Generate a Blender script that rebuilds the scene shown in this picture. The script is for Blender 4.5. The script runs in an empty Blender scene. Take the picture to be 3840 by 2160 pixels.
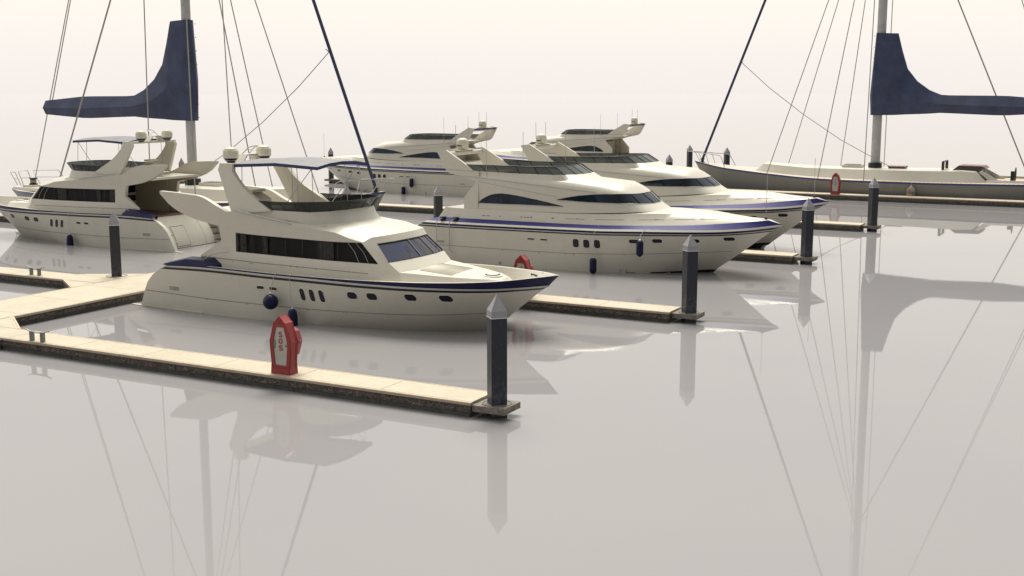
import bpy, bmesh, math, random
import numpy as np
from mathutils import Vector, Matrix
from mathutils.geometry import tessellate_polygon
random.seed(7)
sc = bpy.context.scene
C = sc.collection
PI = math.pi
# ------------------------------------------------------------------ camera
FPX, VH, CAMH = 4490.0, 339.0, 8.0
PITCH = math.atan((1080 - VH) / FPX)
YAW = math.atan((4335 - 1920) / math.hypot(FPX, 1080 - VH))
cam = bpy.data.cameras.new("camera"); cam_o = bpy.data.objects.new("camera", cam); C.objects.link(cam_o)
cam.sensor_width = 36.0; cam.lens = FPX / 3840 * 36.0
cam.clip_start = 0.5; cam.clip_end = 9000
cam_o.location = (0, 0, CAMH)
cam_o.rotation_euler = (PI / 2 - PITCH, 0, YAW)
sc.camera = cam_o
# ------------------------------------------------------------------ world: bright overcast
W = bpy.data.worlds.new("World"); sc.world = W; W.use_nodes = True
wt = W.node_tree; wt.nodes.clear()
SUN_EL, SUN_AZ = 58.0, 330.0
def wn(t, **k):
    n = wt.nodes.new(t)
    for a, b in k.items(): setattr(n, a, b)
    return n
wo = wn('ShaderNodeOutputWorld'); bg = wn('ShaderNodeBackground')
sky = wn('ShaderNodeTexSky', sky_type='NISHITA'); sky.sun_disc = False
sky.sun_elevation = math.radians(SUN_EL); sky.sun_rotation = math.radians(SUN_AZ)
sky.dust_density = 5.0; sky.air_density = 1.0
bg2 = wn('ShaderNodeBackground'); addn = wn('ShaderNodeAddShader')
tc = wn('ShaderNodeTexCoord'); sx = wn('ShaderNodeSeparateXYZ'); rmp = wn('ShaderNodeValToRGB')
wt.links.new(tc.outputs['Generated'], sx.inputs[0]); wt.links.new(sx.outputs['Z'], rmp.inputs[0])
cr = rmp.color_ramp
cr.elements[0].position = 0.0; cr.elements[0].color = (0.922, 0.860, 0.823, 1)
cr.elements[1].position = 1.0; cr.elements[1].color = (1.32, 1.28, 1.18, 1)
for ps, cl in ((0.03, (0.965, 0.903, 0.853)), (0.07, (1.02, 0.955, 0.875)), (0.25, (0.88, 0.855, 0.81)), (0.6, (0.98, 0.955, 0.89))):
    e = cr.elements.new(ps); e.color = (*cl, 1)
# the cloud is brighter towards the veiled sun, duller behind the camera
dp = wn('ShaderNodeVectorMath', operation='DOT_PRODUCT'); dp.inputs[1].default_value = (-0.75, 0.66, 0.0)
wt.links.new(tc.outputs['Generated'], dp.inputs[0])
mr = wn('ShaderNodeMapRange', interpolation_type='SMOOTHSTEP'); mr.inputs[1].default_value = -0.9; mr.inputs[2].default_value = 0.55
mr.inputs[3].default_value = 0.0; mr.inputs[4].default_value = 1.0
wt.links.new(dp.outputs['Value'], mr.inputs[0])
tint = wn('ShaderNodeMix', data_type='RGBA'); tint.inputs[6].default_value = (0.28, 0.29, 0.305, 1); tint.inputs[7].default_value = (1, 1, 1, 1)
wt.links.new(mr.outputs[0], tint.inputs[0])
mulc = wn('ShaderNodeMix', data_type='RGBA', blend_type='MULTIPLY'); mulc.inputs[0].default_value = 1.0
wt.links.new(rmp.outputs[0], mulc.inputs[6]); wt.links.new(tint.outputs[2], mulc.inputs[7])
wt.links.new(mulc.outputs[2], bg2.inputs[0]); bg2.inputs[1].default_value = 1.0
wt.links.new(sky.outputs[0], bg.inputs[0]); bg.inputs[1].default_value = 0.002
wt.links.new(bg.outputs[0], addn.inputs[0]); wt.links.new(bg2.outputs[0], addn.inputs[1])
wt.links.new(addn.outputs[0], wo.inputs[0])
sun = bpy.data.lights.new("sun", 'SUN'); so = bpy.data.objects.new("sun", sun); C.objects.link(so)
sun.energy = 4.2; sun.angle = math.radians(34); sun.color = (1.0, 0.955, 0.85)
el, az = math.radians(SUN_EL), math.radians(SUN_AZ)     # azimuth clockwise from +Y
sd = Vector((math.sin(az) * math.cos(el), math.cos(az) * math.cos(el), math.sin(el)))
so.rotation_euler = sd.to_track_quat('Z', 'Y').to_euler()
so.location = (0, 0, 60)
sc.view_settings.view_transform = 'Standard'; sc.view_settings.look = 'None'
sc.view_settings.exposure = 0.0; sc.view_settings.gamma = 1.0
sc.render.engine = 'CYCLES'
sc.cycles.max_bounces = 8

# ------------------------------------------------------------------ materials
def mat(name, col, rough=0.4, metal=0.0, spec=0.5, fleck=0.0, fleck_col=(0.35, 0.2, 0.13), var=0.0, vscale=3.0,
        bump=0.0, bscale=20.0, coat=0.0, col2=None, ior=1.45):
    m = bpy.data.materials.new(name); m.use_nodes = True
    t = m.node_tree; n = t.nodes; p = n['Principled BSDF']
    p.inputs['Base Color'].default_value = (*col, 1); p.inputs['Roughness'].default_value = rough
    p.inputs['Metallic'].default_value = metal; p.inputs['Specular IOR Level'].default_value = spec
    p.inputs['IOR'].default_value = ior
    if coat: p.inputs['Coat Weight'].default_value = coat; p.inputs['Coat Roughness'].default_value = 0.08
    tcn = n.new('ShaderNodeTexCoord'); last = None
    if var > 0 or col2:
        no = n.new('ShaderNodeTexNoise'); no.inputs['Scale'].default_value = vscale; no.inputs['Detail'].default_value = 6
        no.inputs['Roughness'].default_value = 0.65
        t.links.new(tcn.outputs['Object'], no.inputs['Vector'])
        mx = n.new('ShaderNodeMix'); mx.data_type = 'RGBA'
        c2 = col2 if col2 else tuple(c * (1 - var) for c in col)
        mx.inputs[6].default_value = (*c2, 1); mx.inputs[7].default_value = (*col, 1)
        rr = n.new('ShaderNodeValToRGB'); rr.color_ramp.elements[0].position = 0.35; rr.color_ramp.elements[1].position = 0.65
        t.links.new(no.outputs[0], rr.inputs[0]); t.links.new(rr.outputs[0], mx.inputs[0]); last = mx.outputs[2]
    if fleck > 0:
        # short rust-brown scratches and freckles
        mp = n.new('ShaderNodeMapping'); t.links.new(tcn.outputs['Object'], mp.inputs[0]); mp.inputs['Scale'].default_value = (1.0, 1.0, 0.55)
        n1 = n.new('ShaderNodeTexNoise'); n1.inputs['Scale'].default_value = 17; n1.inputs['Detail'].default_value = 3
        n1.inputs['Distortion'].default_value = 2.2
        n2 = n.new('ShaderNodeTexNoise'); n2.inputs['Scale'].default_value = 1.3; n2.inputs['Detail'].default_value = 2
        t.links.new(mp.outputs[0], n1.inputs['Vector']); t.links.new(tcn.outputs['Object'], n2.inputs['Vector'])
        r1 = n.new('ShaderNodeValToRGB'); r1.color_ramp.elements[0].position = 0.645; r1.color_ramp.elements[1].position = 0.69
        r2 = n.new('ShaderNodeValToRGB'); r2.color_ramp.elements[0].position = 0.42; r2.color_ramp.elements[1].position = 0.62
        t.links.new(n1.outputs[0], r1.inputs[0]); t.links.new(n2.outputs[0], r2.inputs[0])
        mu = n.new('ShaderNodeMath'); mu.operation = 'MULTIPLY'; t.links.new(r1.outputs[0], mu.inputs[0]); t.links.new(r2.outputs[0], mu.inputs[1])
        mu2 = n.new('ShaderNodeMath'); mu2.operation = 'MULTIPLY'; t.links.new(mu.outputs[0], mu2.inputs[0]); mu2.inputs[1].default_value = fleck
        m2 = n.new('ShaderNodeMix'); m2.data_type = 'RGBA'
        if last: t.links.new(last, m2.inputs[6])
        else: m2.inputs[6].default_value = (*col, 1)
        m2.inputs[7].default_value = (*fleck_col, 1); t.links.new(mu2.outputs[0], m2.inputs[0]); last = m2.outputs[2]
    if last: t.links.new(last, p.inputs['Base Color'])
    if bump > 0:
        nb = n.new('ShaderNodeTexNoise'); nb.inputs['Scale'].default_value = bscale; nb.inputs['Detail'].default_value = 5
        t.links.new(tcn.outputs['Object'], nb.inputs['Vector'])
        bp = n.new('ShaderNodeBump'); bp.inputs['Strength'].default_value = bump; bp.inputs['Distance'].default_value = 0.03
        t.links.new(nb.outputs[0], bp.inputs['Height']); t.links.new(bp.outputs[0], p.inputs['Normal'])
    return m
M = {}
M['cream'] = mat('cream_gelcoat', (0.65, 0.615, 0.53), 0.32, fleck=0.75, fleck_col=(0.36, 0.25, 0.18), col2=(0.62, 0.592, 0.515), vscale=1.1)
M['rib'] = mat('nonslip_rib', (0.60, 0.565, 0.475), 0.6)
M['cream_in'] = mat('cream_inner', (0.62, 0.58, 0.48), 0.45)
M['navy'] = mat('navy_paint', (0.014, 0.014, 0.07), 0.4, spec=0.3, var=0.3, vscale=2)
M['blue'] = mat('blue_band', (0.042, 0.042, 0.21), 0.55, spec=0.25, var=0.2, vscale=3)
M['bluegrey'] = mat('sail_yacht_gunwale_blue', (0.05, 0.07, 0.22), 0.35, var=0.2)
M['black'] = mat('black_rubber', (0.012, 0.012, 0.013), 0.4)
M['seam'] = mat('dark_seam', (0.10, 0.10, 0.09), 0.6)
M['groove'] = mat('grey_groove', (0.22, 0.22, 0.2), 0.5)
M['rim'] = mat('white_rim', (0.72, 0.69, 0.6), 0.35)
M['rail'] = mat('satin_rail', (0.52, 0.51, 0.49), 0.3)
M['steel'] = mat('steel', (0.42, 0.42, 0.43), 0.3, metal=0.7)
M['wire'] = mat('rigging_wire', (0.36, 0.355, 0.345), 0.45, metal=0.3)
M['alu'] = mat('mast_alloy', (0.48, 0.48, 0.485), 0.45, metal=0.15, var=0.2, vscale=1.5)
M['darkglass'] = mat('dark_glass', (0.012, 0.012, 0.013), 0.04, spec=0.25)
M['blueglass'] = mat('blue_tinted_glass', (0.016, 0.034, 0.068), 0.03, spec=0.35, col2=(0.007, 0.008, 0.010), vscale=1.1)
M['interior'] = mat('cabin_interior', (0.02, 0.018, 0.02), 0.7)
M['curtain'] = mat('curtain_cloth', (0.15, 0.155, 0.145), 0.9, var=0.5, vscale=9)
M['screenglass'] = mat('windscreen_glass', (0.012, 0.03, 0.10), 0.05, spec=0.5, col2=(0.05, 0.04, 0.038), vscale=0.9)
M['port'] = mat('porthole_pane', (0.012, 0.013, 0.02), 0.15, spec=0.4)
M['cover'] = mat('navy_sailcloth', (0.052, 0.070, 0.150), 0.6, col2=(0.034, 0.042, 0.082), vscale=.9, bump=0.5, bscale=1.3)
M['valance'] = mat('bimini_valance', (0.045, 0.06, 0.15), 0.75, var=.3)
M['canvas'] = mat('bimini_canvas', (0.15, 0.152, 0.18), 0.6, col2=(0.22, 0.215, 0.22), vscale=3, bump=0.4, bscale=7)
M['forestay'] = mat('furled_navy_sail', (0.035, 0.05, 0.12), 0.6, var=0.3)
M['fender'] = mat('navy_vinyl', (0.003, 0.004, 0.04), 0.28, spec=0.35)
M['fendercap'] = mat('white_plastic', (0.7, 0.7, 0.7), 0.4)
M['oldfender'] = mat('weathered_fender', (0.42, 0.36, 0.32), 0.6, col2=(0.12, 0.07, 0.05), vscale=3.5, bump=0.6, bscale=5)
M['teakdark'] = mat('dark_teak', (0.16, 0.10, 0.065), 0.6, var=0.4, vscale=12)
M['maroon'] = mat('varnished_mahogany', (0.072, 0.048, 0.043), 0.35, var=0.4, vscale=9)
M['redtrim'] = mat('red_trim', (0.25, 0.07, 0.04), 0.5)
M['collar'] = mat('mast_collar', (0.018, 0.028, 0.024), 0.4, var=0.6, vscale=9)
M['sosred'] = mat('red_gelcoat', (0.32, 0.032, 0.03), 0.38, col2=(0.28, 0.03, 0.028), vscale=9)
M['soswhite'] = mat('sos_door_white', (0.50, 0.49, 0.44), 0.4, var=0.12)
M['sosletter'] = mat('sos_letter_red', (0.42, 0.015, 0.018), 0.5)
M['cleat'] = mat('galvanised_cleat', (0.25, 0.265, 0.25), 0.5, metal=0.3, var=0.35, vscale=25)
M['cap'] = mat('pile_cap_grey', (0.34, 0.34, 0.37), 0.6, var=0.12, vscale=14, bump=0.25, bscale=60)
M['capedge'] = mat('pile_cap_edge', (0.75, 0.74, 0.72), 0.5)
M['pilebase'] = mat('pile_guide', (0.12, 0.10, 0.085), 0.8, col2=(0.28, 0.25, 0.22), vscale=10, bump=0.7, bscale=22)
M['float'] = mat('float_concrete', (0.12, 0.128, 0.118), 0.8, var=0.3, vscale=4)
M['dome'] = mat('radome_cream', (0.66, 0.63, 0.52), 0.35, var=0.08, vscale=5)
M['antifoul'] = mat('antifoul_black', (0.012, 0.014, 0.02), 0.5)
M['greyhull'] = mat('sail_yacht_hull', (0.24, 0.236, 0.22), 0.4, var=0.06, vscale=0.6)
M['rope'] = mat('grey_rope', (0.42, 0.42, 0.42), 0.8)
M['screenframe'] = mat('screen_frame', (0.014, 0.013, 0.012), 0.3)
M['numbers'] = mat('dark_lettering', (0.06, 0.06, 0.055), 0.6)

def screen_mat(col):
    m = bpy.data.materials.new('smoked_acrylic'); m.use_nodes = True; t = m.node_tree; n = t.nodes
    p = n['Principled BSDF']; p.inputs['Base Color'].default_value = (*col, 1); p.inputs['Roughness'].default_value = 0.05
    p.inputs['Specular IOR Level'].default_value = 0.2
    tr = n.new('ShaderNodeBsdfTransparent'); tr.inputs[0].default_value = (0.75, 0.8, 0.78, 1)
    mx = n.new('ShaderNodeMixShader'); mx.inputs[0].default_value = 0.93
    t.links.new(tr.outputs[0], mx.inputs[1]); t.links.new(p.outputs[0], mx.inputs[2])
    t.links.new(mx.outputs[0], n['Material Output'].inputs[0]); return m
M['screen'] = screen_mat((0.02, 0.026, 0.027)); M['screen2'] = screen_mat((0.072, 0.086, 0.084))
def glass_mat():
    m = bpy.data.materials.new('window_pane'); m.use_nodes = True; t = m.node_tree; n = t.nodes
    g = n.new('ShaderNodeBsdfGlossy'); g.inputs['Roughness'].default_value = 0.03
    tr = n.new('ShaderNodeBsdfTransparent'); tr.inputs[0].default_value = (0.8, 0.8, 0.8, 1)
    fr = n.new('ShaderNodeFresnel'); fr.inputs[0].default_value = 1.12
    mx = n.new('ShaderNodeMixShader'); t.links.new(fr.outputs[0], mx.inputs[0])
    t.links.new(tr.outputs[0], mx.inputs[1]); t.links.new(g.outputs[0], mx.inputs[2])
    t.links.new(mx.outputs[0], n['Material Output'].inputs[0]); return m
M['pane'] = glass_mat()
def planks(name, c1, c2, axis, width, rough=0.6, seam=(0.3, 0.22, 0.16)):
    m = mat(name, c1, rough); t = m.node_tree; n = t.nodes; p = n['Principled BSDF']
    tcn = n.new('ShaderNodeTexCoord'); sp = n.new('ShaderNodeSeparateXYZ'); t.links.new(tcn.outputs['Object'], sp.inputs[0])
    mu = n.new('ShaderNodeMath'); mu.operation = 'DIVIDE'; mu.inputs[1].default_value = width; t.links.new(sp.outputs[axis], mu.inputs[0])
    fr = n.new('ShaderNodeMath'); fr.operation = 'FRACT'; t.links.new(mu.outputs[0], fr.inputs[0])
    gt = n.new('ShaderNodeMath'); gt.operation = 'LESS_THAN'; gt.inputs[1].default_value = 0.14; t.links.new(fr.outputs[0], gt.inputs[0])
    no = n.new('ShaderNodeTexNoise'); no.inputs['Scale'].default_value = 3; no.inputs['Detail'].default_value = 5
    mp = n.new('ShaderNodeMapping'); mp.inputs['Scale'].default_value = (0.5, 6, 1) if axis == 1 else (6, 0.5, 1)
    t.links.new(tcn.outputs['Object'], mp.inputs[0]); t.links.new(mp.outputs[0], no.inputs['Vector'])
    mx = n.new('ShaderNodeMix'); mx.data_type = 'RGBA'; mx.inputs[6].default_value = (*c1, 1); mx.inputs[7].default_value = (*c2, 1)
    t.links.new(no.outputs[0], mx.inputs[0])
    m2 = n.new('ShaderNodeMix'); m2.data_type = 'RGBA'; m2.inputs[7].default_value = (*seam, 1)
    t.links.new(gt.outputs[0], m2.inputs[0]); t.links.new(mx.outputs[2], m2.inputs[6]); t.links.new(m2.outputs[2], p.inputs['Base Color'])
    return m
M['teak'] = planks('teak_planks', (0.60, 0.53, 0.45), (0.5, 0.42, 0.34), 0, 0.32)
M['teakdeck'] = planks('teak_cockpit', (0.24, 0.175, 0.13), (0.17, 0.12, 0.085), 1, 0.09, seam=(0.06, 0.04, 0.03))
M['teaktop'] = planks('hatch_planks', (0.24, 0.16, 0.13), (0.15, 0.07, 0.06), 1, 0.12, seam=(0.07, 0.03, 0.03))
def deck_mat():
    m = mat('dock_panel', (0.60, 0.55, 0.43), 0.75); t = m.node_tree; n = t.nodes; p = n['Principled BSDF']
    tcn = n.new('ShaderNodeTexCoord')
    n1 = n.new('ShaderNodeTexNoise'); n1.inputs['Scale'].default_value = 9; n1.inputs['Detail'].default_value = 8; n1.inputs['Roughness'].default_value = 0.75
    n2 = n.new('ShaderNodeTexNoise'); n2.inputs['Scale'].default_value = 1.1; n2.inputs['Detail'].default_value = 3
    t.links.new(tcn.outputs['Object'], n1.inputs[0]); t.links.new(tcn.outputs['Object'], n2.inputs[0])
    r = n.new('ShaderNodeValToRGB'); r.color_ramp.elements[0].position = .3; r.color_ramp.elements[1].position = .62
    r.color_ramp.elements[0].color = (0.45, 0.395, 0.305, 1); r.color_ramp.elements[1].color = (0.55, 0.487, 0.385, 1)
    mx = n.new('ShaderNodeMix'); mx.data_type = 'RGBA'; mx.blend_type = 'MULTIPLY'; mx.inputs[0].default_value = 0.35
    t.links.new(n1.outputs[0], r.inputs[0]); t.links.new(r.outputs[0], mx.inputs[6])
    r2 = n.new('ShaderNodeValToRGB'); r2.color_ramp.elements[0].position = .35; r2.color_ramp.elements[0].color = (.75, .75, .72, 1); r2.color_ramp.elements[1].position = .6
    t.links.new(n2.outputs[0], r2.inputs[0]); t.links.new(r2.outputs[0], mx.inputs[7]); t.links.new(mx.outputs[2], p.inputs['Base Color'])
    bp = n.new('ShaderNodeBump'); bp.inputs['Strength'].default_value = .3; bp.inputs['Distance'].default_value = .01
    t.links.new(n1.outputs[0], bp.inputs['Height']); t.links.new(bp.outputs[0], p.inputs['Normal'])
    return m
M['dock'] = deck_mat()
M['dockedge'] = mat('dock_edge_timber', (0.55, 0.485, 0.375), 0.6, col2=(0.45, 0.38, 0.29), vscale=5)
M['dockedge2'] = mat('dock_edge_strip', (0.50, 0.36, 0.27), 0.6, var=0.2, vscale=5)
def fascia_mat():
    m = mat('barnacled_fascia', (0.08, 0.065, 0.055), 0.85); t = m.node_tree; n = t.nodes; p = n['Principled BSDF']
    tcn = n.new('ShaderNodeTexCoord')
    n1 = n.new('ShaderNodeTexNoise'); n1.inputs['Scale'].default_value = 8; n1.inputs['Detail'].default_value = 10; n1.inputs['Roughness'].default_value = .8; n1.inputs['Distortion'].default_value = 1.0
    t.links.new(tcn.outputs['Object'], n1.inputs[0])
    r = n.new('ShaderNodeValToRGB'); ee = r.color_ramp
    ee.elements[0].position = .36; ee.elements[0].color = (0.03, 0.026, 0.022, 1); ee.elements[1].position = .66; ee.elements[1].color = (0.30, 0.25, 0.20, 1)
    x = ee.elements.new(.52); x.color = (0.12, 0.10, 0.082, 1)
    t.links.new(n1.outputs[0], r.inputs[0]); t.links.new(r.outputs[0], p.inputs['Base Color'])
    bp = n.new('ShaderNodeBump'); bp.inputs['Strength'].default_value = 1; bp.inputs['Distance'].default_value = .06
    t.links.new(n1.outputs[0], bp.inputs['Height']); t.links.new(bp.outputs[0], p.inputs['Normal'])
    return m
M['fascia'] = fascia_mat()
def pile_mat():
    m = mat('pile_steel', (0.022, 0.024, 0.03), 0.45); t = m.node_tree; n = t.nodes; p = n['Principled BSDF']
    tcn = n.new('ShaderNodeTexCoord'); sp = n.new('ShaderNodeSeparateXYZ'); t.links.new(tcn.outputs['Object'], sp.inputs[0])
    n1 = n.new('ShaderNodeTexNoise'); n1.inputs['Scale'].default_value = 11; n1.inputs['Detail'].default_value = 8; n1.inputs['Roughness'].default_value = .75
    mp = n.new('ShaderNodeMapping'); mp.inputs['Scale'].default_value = (1, 1, .45); t.links.new(tcn.outputs['Object'], mp.inputs[0]); t.links.new(mp.outputs[0], n1.inputs[0])
    mr = n.new('ShaderNodeMapRange'); mr.inputs[1].default_value = 0.2; mr.inputs[2].default_value = 1.15; mr.inputs[3].default_value = 0.16; mr.inputs[4].default_value = -0.06
    t.links.new(sp.outputs[2], mr.inputs[0])
    ad = n.new('ShaderNodeMath'); ad.operation = 'ADD'; t.links.new(n1.outputs[0], ad.inputs[0]); t.links.new(mr.outputs[0], ad.inputs[1])
    r = n.new('ShaderNodeValToRGB'); r.color_ramp.elements[0].position = .5; r.color_ramp.elements[0].color = (0.021, 0.025, 0.036, 1)
    r.color_ramp.elements[1].position = 1.0; r.color_ramp.elements[1].color = (0.17, 0.18, 0.21, 1)
    t.links.new(ad.outputs[0], r.inputs[0]); t.links.new(r.outputs[0], p.inputs['Base Color']); return m
M['pile'] = pile_mat()
def water_mat():
    m = mat('harbour_water', (0.3, 0.3, 0.3), 0.02, ior=1.27); t = m.node_tree; n = t.nodes; p = n['Principled BSDF']
    p.inputs['Specular IOR Level'].default_value = 0.5
    tcn = n.new('ShaderNodeTexCoord')
    no = n.new('ShaderNodeTexNoise'); no.inputs['Scale'].default_value = 0.12; no.inputs['Detail'].default_value = 3
    t.links.new(tcn.outputs['Object'], no.inputs[0])
    mx = n.new('ShaderNodeMix'); mx.data_type = 'RGBA'; mx.inputs[6].default_value = (0.278, 0.272, 0.281, 1); mx.inputs[7].default_value = (0.289, 0.280, 0.288, 1)
    r = n.new('ShaderNodeValToRGB'); r.color_ramp.elements[0].position = .4; r.color_ramp.elements[1].position = .6
    t.links.new(no.outputs[0], r.inputs[0]); t.links.new(r.outputs[0], mx.inputs[0]); t.links.new(mx.outputs[2], p.inputs['Base Color'])
    n2 = n.new('ShaderNodeTexNoise'); n2.inputs['Scale'].default_value = 2.5; n2.inputs['Detail'].default_value = 3
    t.links.new(tcn.outputs['Object'], n2.inputs[0])
    bp = n.new('ShaderNodeBump'); bp.inputs['Strength'].default_value = .05; bp.inputs['Distance'].default_value = .004
    t.links.new(n2.outputs[0], bp.inputs['Height']); t.links.new(bp.outputs[0], p.inputs['Normal'])
    return m
M['water'] = water_mat()

# ------------------------------------------------------------------ mesh helpers
SPLIT = {'bimini_frame', 'aft_quarter', 'roof_rail', 'wiper', 'blue_band', 'side_crease', 'antifouling'}
class MB:
    def __init__(s): s.v = []; s.f = []; s.m = []; s.mats = []
    def mi(s, m):
        if m not in s.mats: s.mats.append(m)
        return s.mats.index(m)
    def add(s, vs, fs, m):
        o = len(s.v); s.v += [tuple(float(c) for c in v) for v in vs]; k = s.mi(m)
        for f in fs: s.f.append([i + o for i in f]); s.m.append(k)
    def poly(s, pts, m, mir=False):
        s.add(pts, [list(range(len(pts)))], m)
        if mir: s.add([(x, -y, z) for x, y, z in pts], [list(range(len(pts)))], m)
    def box(s, a, b, m, mir=False):
        x0, y0, z0 = a; x1, y1, z1 = b
        vs = [(x0, y0, z0), (x1, y0, z0), (x1, y1, z0), (x0, y1, z0), (x0, y0, z1), (x1, y0, z1), (x1, y1, z1), (x0, y1, z1)]
        fs = [[0, 3, 2, 1], [4, 5, 6, 7], [0, 1, 5, 4], [1, 2, 6, 5], [2, 3, 7, 6], [3, 0, 4, 7]]
        s.add(vs, fs, m)
        if mir: s.add([(x, -y, z) for x, y, z in vs], fs, m)
    def grid(s, rows, m, mir=False):      # rows: list of equal-length point lists
        n = len(rows[0]); vs = [p for r in rows for p in r]
        fs = [[i * n + j, i * n + j + 1, (i + 1) * n + j + 1, (i + 1) * n + j] for i in range(len(rows) - 1) for j in range(n - 1)]
        s.add(vs, fs, m)
        if mir: s.add([(x, -y, z) for x, y, z in vs], fs, m)
    def tube(s, pts, r, m, n=8, mir=False, r2=None, caps=True):
        P = [Vector(p) for p in pts]; rings = []
        prev = None
        for i, p in enumerate(P):
            d = (P[min(i + 1, len(P) - 1)] - P[max(i - 1, 0)]).normalized()
            u = Vector((0, 0, 1)) if abs(d.z) < .9 else Vector((1, 0, 0))
            a = d.cross(u).normalized()
            if prev is not None:
                a = (prev - d * prev.dot(d)).normalized()
            prev = a; b = d.cross(a)
            rr = r if r2 is None else r + (r2 - r) * i / (len(P) - 1)
            rings.append([tuple(p + (a * math.cos(t) + b * math.sin(t)) * rr) for t in [2 * PI * k / n for k in range(n)]])
        vs = [q for R in rings for q in R]; fs = []
        for i in range(len(rings) - 1):
            for k in range(n): fs.append([i * n + k, i * n + (k + 1) % n, (i + 1) * n + (k + 1) % n, (i + 1) * n + k])
        if caps: fs.append(list(range(n))[::-1]); fs.append([(len(rings) - 1) * n + k for k in range(n)])
        s.add(vs, fs, m)
        if mir: s.add([(x, -y, z) for x, y, z in vs], fs, m)
    def lathe(s, prof, c, m, n=12, mir=False, rot=0.0):     # prof [(r,z)]
        vs = []; fs = []
        for r, z in prof:
            for k in range(n):
                t = 2 * PI * k / n + rot; vs.append((c[0] + r * math.cos(t), c[1] + r * math.sin(t), c[2] + z))
        for i in range(len(prof) - 1):
            for k in range(n): fs.append([i * n + k, i * n + (k + 1) % n, (i + 1) * n + (k + 1) % n, (i + 1) * n + k])
        fs.append(list(range(n))[::-1]); fs.append([(len(prof) - 1) * n + k for k in range(n)])
        s.add(vs, fs, m)
        if mir: s.add([(x, -y, z) for x, y, z in vs], fs, m)
    def plate(s, outer, holes, yf, th, m, mir=True, m_in=None, fine=None):
        # outline in (x,z), outer surface y=yf(x,z), thickness towards the centre line
        loops = [outer] + holes
        tris = tessellate_polygon([[Vector((x, z, 0)) for x, z in L] for L in loops])
        flat = [p for L in loops for p in L]
        vo = [(x, yf(x, z), z) for x, z in flat]; vi = [(x, yf(x, z) - th, z) for x, z in flat]
        N = len(flat); fs_o = [list(t) for t in tris]; fs_i = [[i + N for i in t[::-1]] for t in tris]; fr = []
        o = 0
        for L in loops:
            k = len(L)
            for i in range(k): fr.append([o + i, o + (i + 1) % k, o + (i + 1) % k + N, o + i + N])
            o += k
        for sg in ((1, -1) if mir else (1,)):
            vv = [(x, y * sg, z) for x, y, z in vo + vi]
            s.add(vv, fs_o + fr, m); s.add(vv, fs_i, m_in or m)
    def comps(s):
        key = {}; ids = []
        for v in s.v: ids.append(key.setdefault(tuple(round(c, 4) for c in v), len(key)))
        par = list(range(len(key)))
        def fd(a):
            while par[a] != a: par[a] = par[par[a]]; a = par[a]
            return a
        for f in s.f:
            r = fd(ids[f[0]])
            for i in f[1:]: par[fd(ids[i])] = r
        out = {}
        for f, k in zip(s.f, s.m): out.setdefault(fd(ids[f[0]]), []).append((f, k))
        return list(out.values())
    def build(s, name, parent=None, sharp=28):
        if name in SPLIT:
            cs = s.comps()
            if len(cs) > 1:
                for c in cs:
                    q = MB(); q.v = []; q.mats = s.mats; mp = {}
                    for f, k in c:
                        g = []
                        for i in f:
                            if i not in mp: mp[i] = len(q.v); q.v.append(s.v[i])
                            g.append(mp[i])
                        q.f.append(g); q.m.append(k)
                    o = q.build_one(name, parent, sharp)
                return o
        return s.build_one(name, parent, sharp)
    def build_one(s, name, parent=None, sharp=28):
        me = bpy.data.meshes.new(name)
        bm = bmesh.new()
        vs = [bm.verts.new(v) for v in s.v]
        for f, k in zip(s.f, s.m):
            try:
                fa = bm.faces.new([vs[i] for i in f]); fa.material_index = k
            except ValueError: pass
        bmesh.ops.remove_doubles(bm, verts=bm.verts, dist=0.0004)
        bmesh.ops.dissolve_degenerate(bm, dist=0.0004, edges=bm.edges)
        bmesh.ops.recalc_face_normals(bm, faces=bm.faces)
        bm.to_mesh(me); bm.free()
        for m in s.mats: me.materials.append(M[m])
        me.shade_smooth(); me.set_sharp_from_angle(angle=math.radians(sharp))
        o = bpy.data.objects.new(name, me); C.objects.link(o)
        if parent is not None: o.parent = parent
        return o
def tag(o, label=None, cat=None, group=None, kind=None):
    if label: o['label'] = label
    if cat: o['category'] = cat
    if group: o['group'] = group
    if kind: o['kind'] = kind
    return o
def thing(name, loc, rz, label, cat, group=None, ry=0.0):
    o = bpy.data.objects.new(name, None); C.objects.link(o); o.location = loc; o.rotation_euler = (0, ry, rz)
    o.empty_display_size = 0.3
    return tag(o, label, cat, group)
def copy_tree(o, loc, rz, label, ry=0.0):
    def rec(a, par):
        c = a.copy(); C.objects.link(c)
        if par is not None: c.parent = par
        for ch in list(a.children): rec(ch, c)
        return c
    r = rec(o, None); r.location = loc; r.rotation_euler = (0, ry, rz); r['label'] = label
    return r
def ip(tab, x):
    return float(np.interp(x, [a for a, _ in tab], [b for _, b in tab]))
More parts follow.
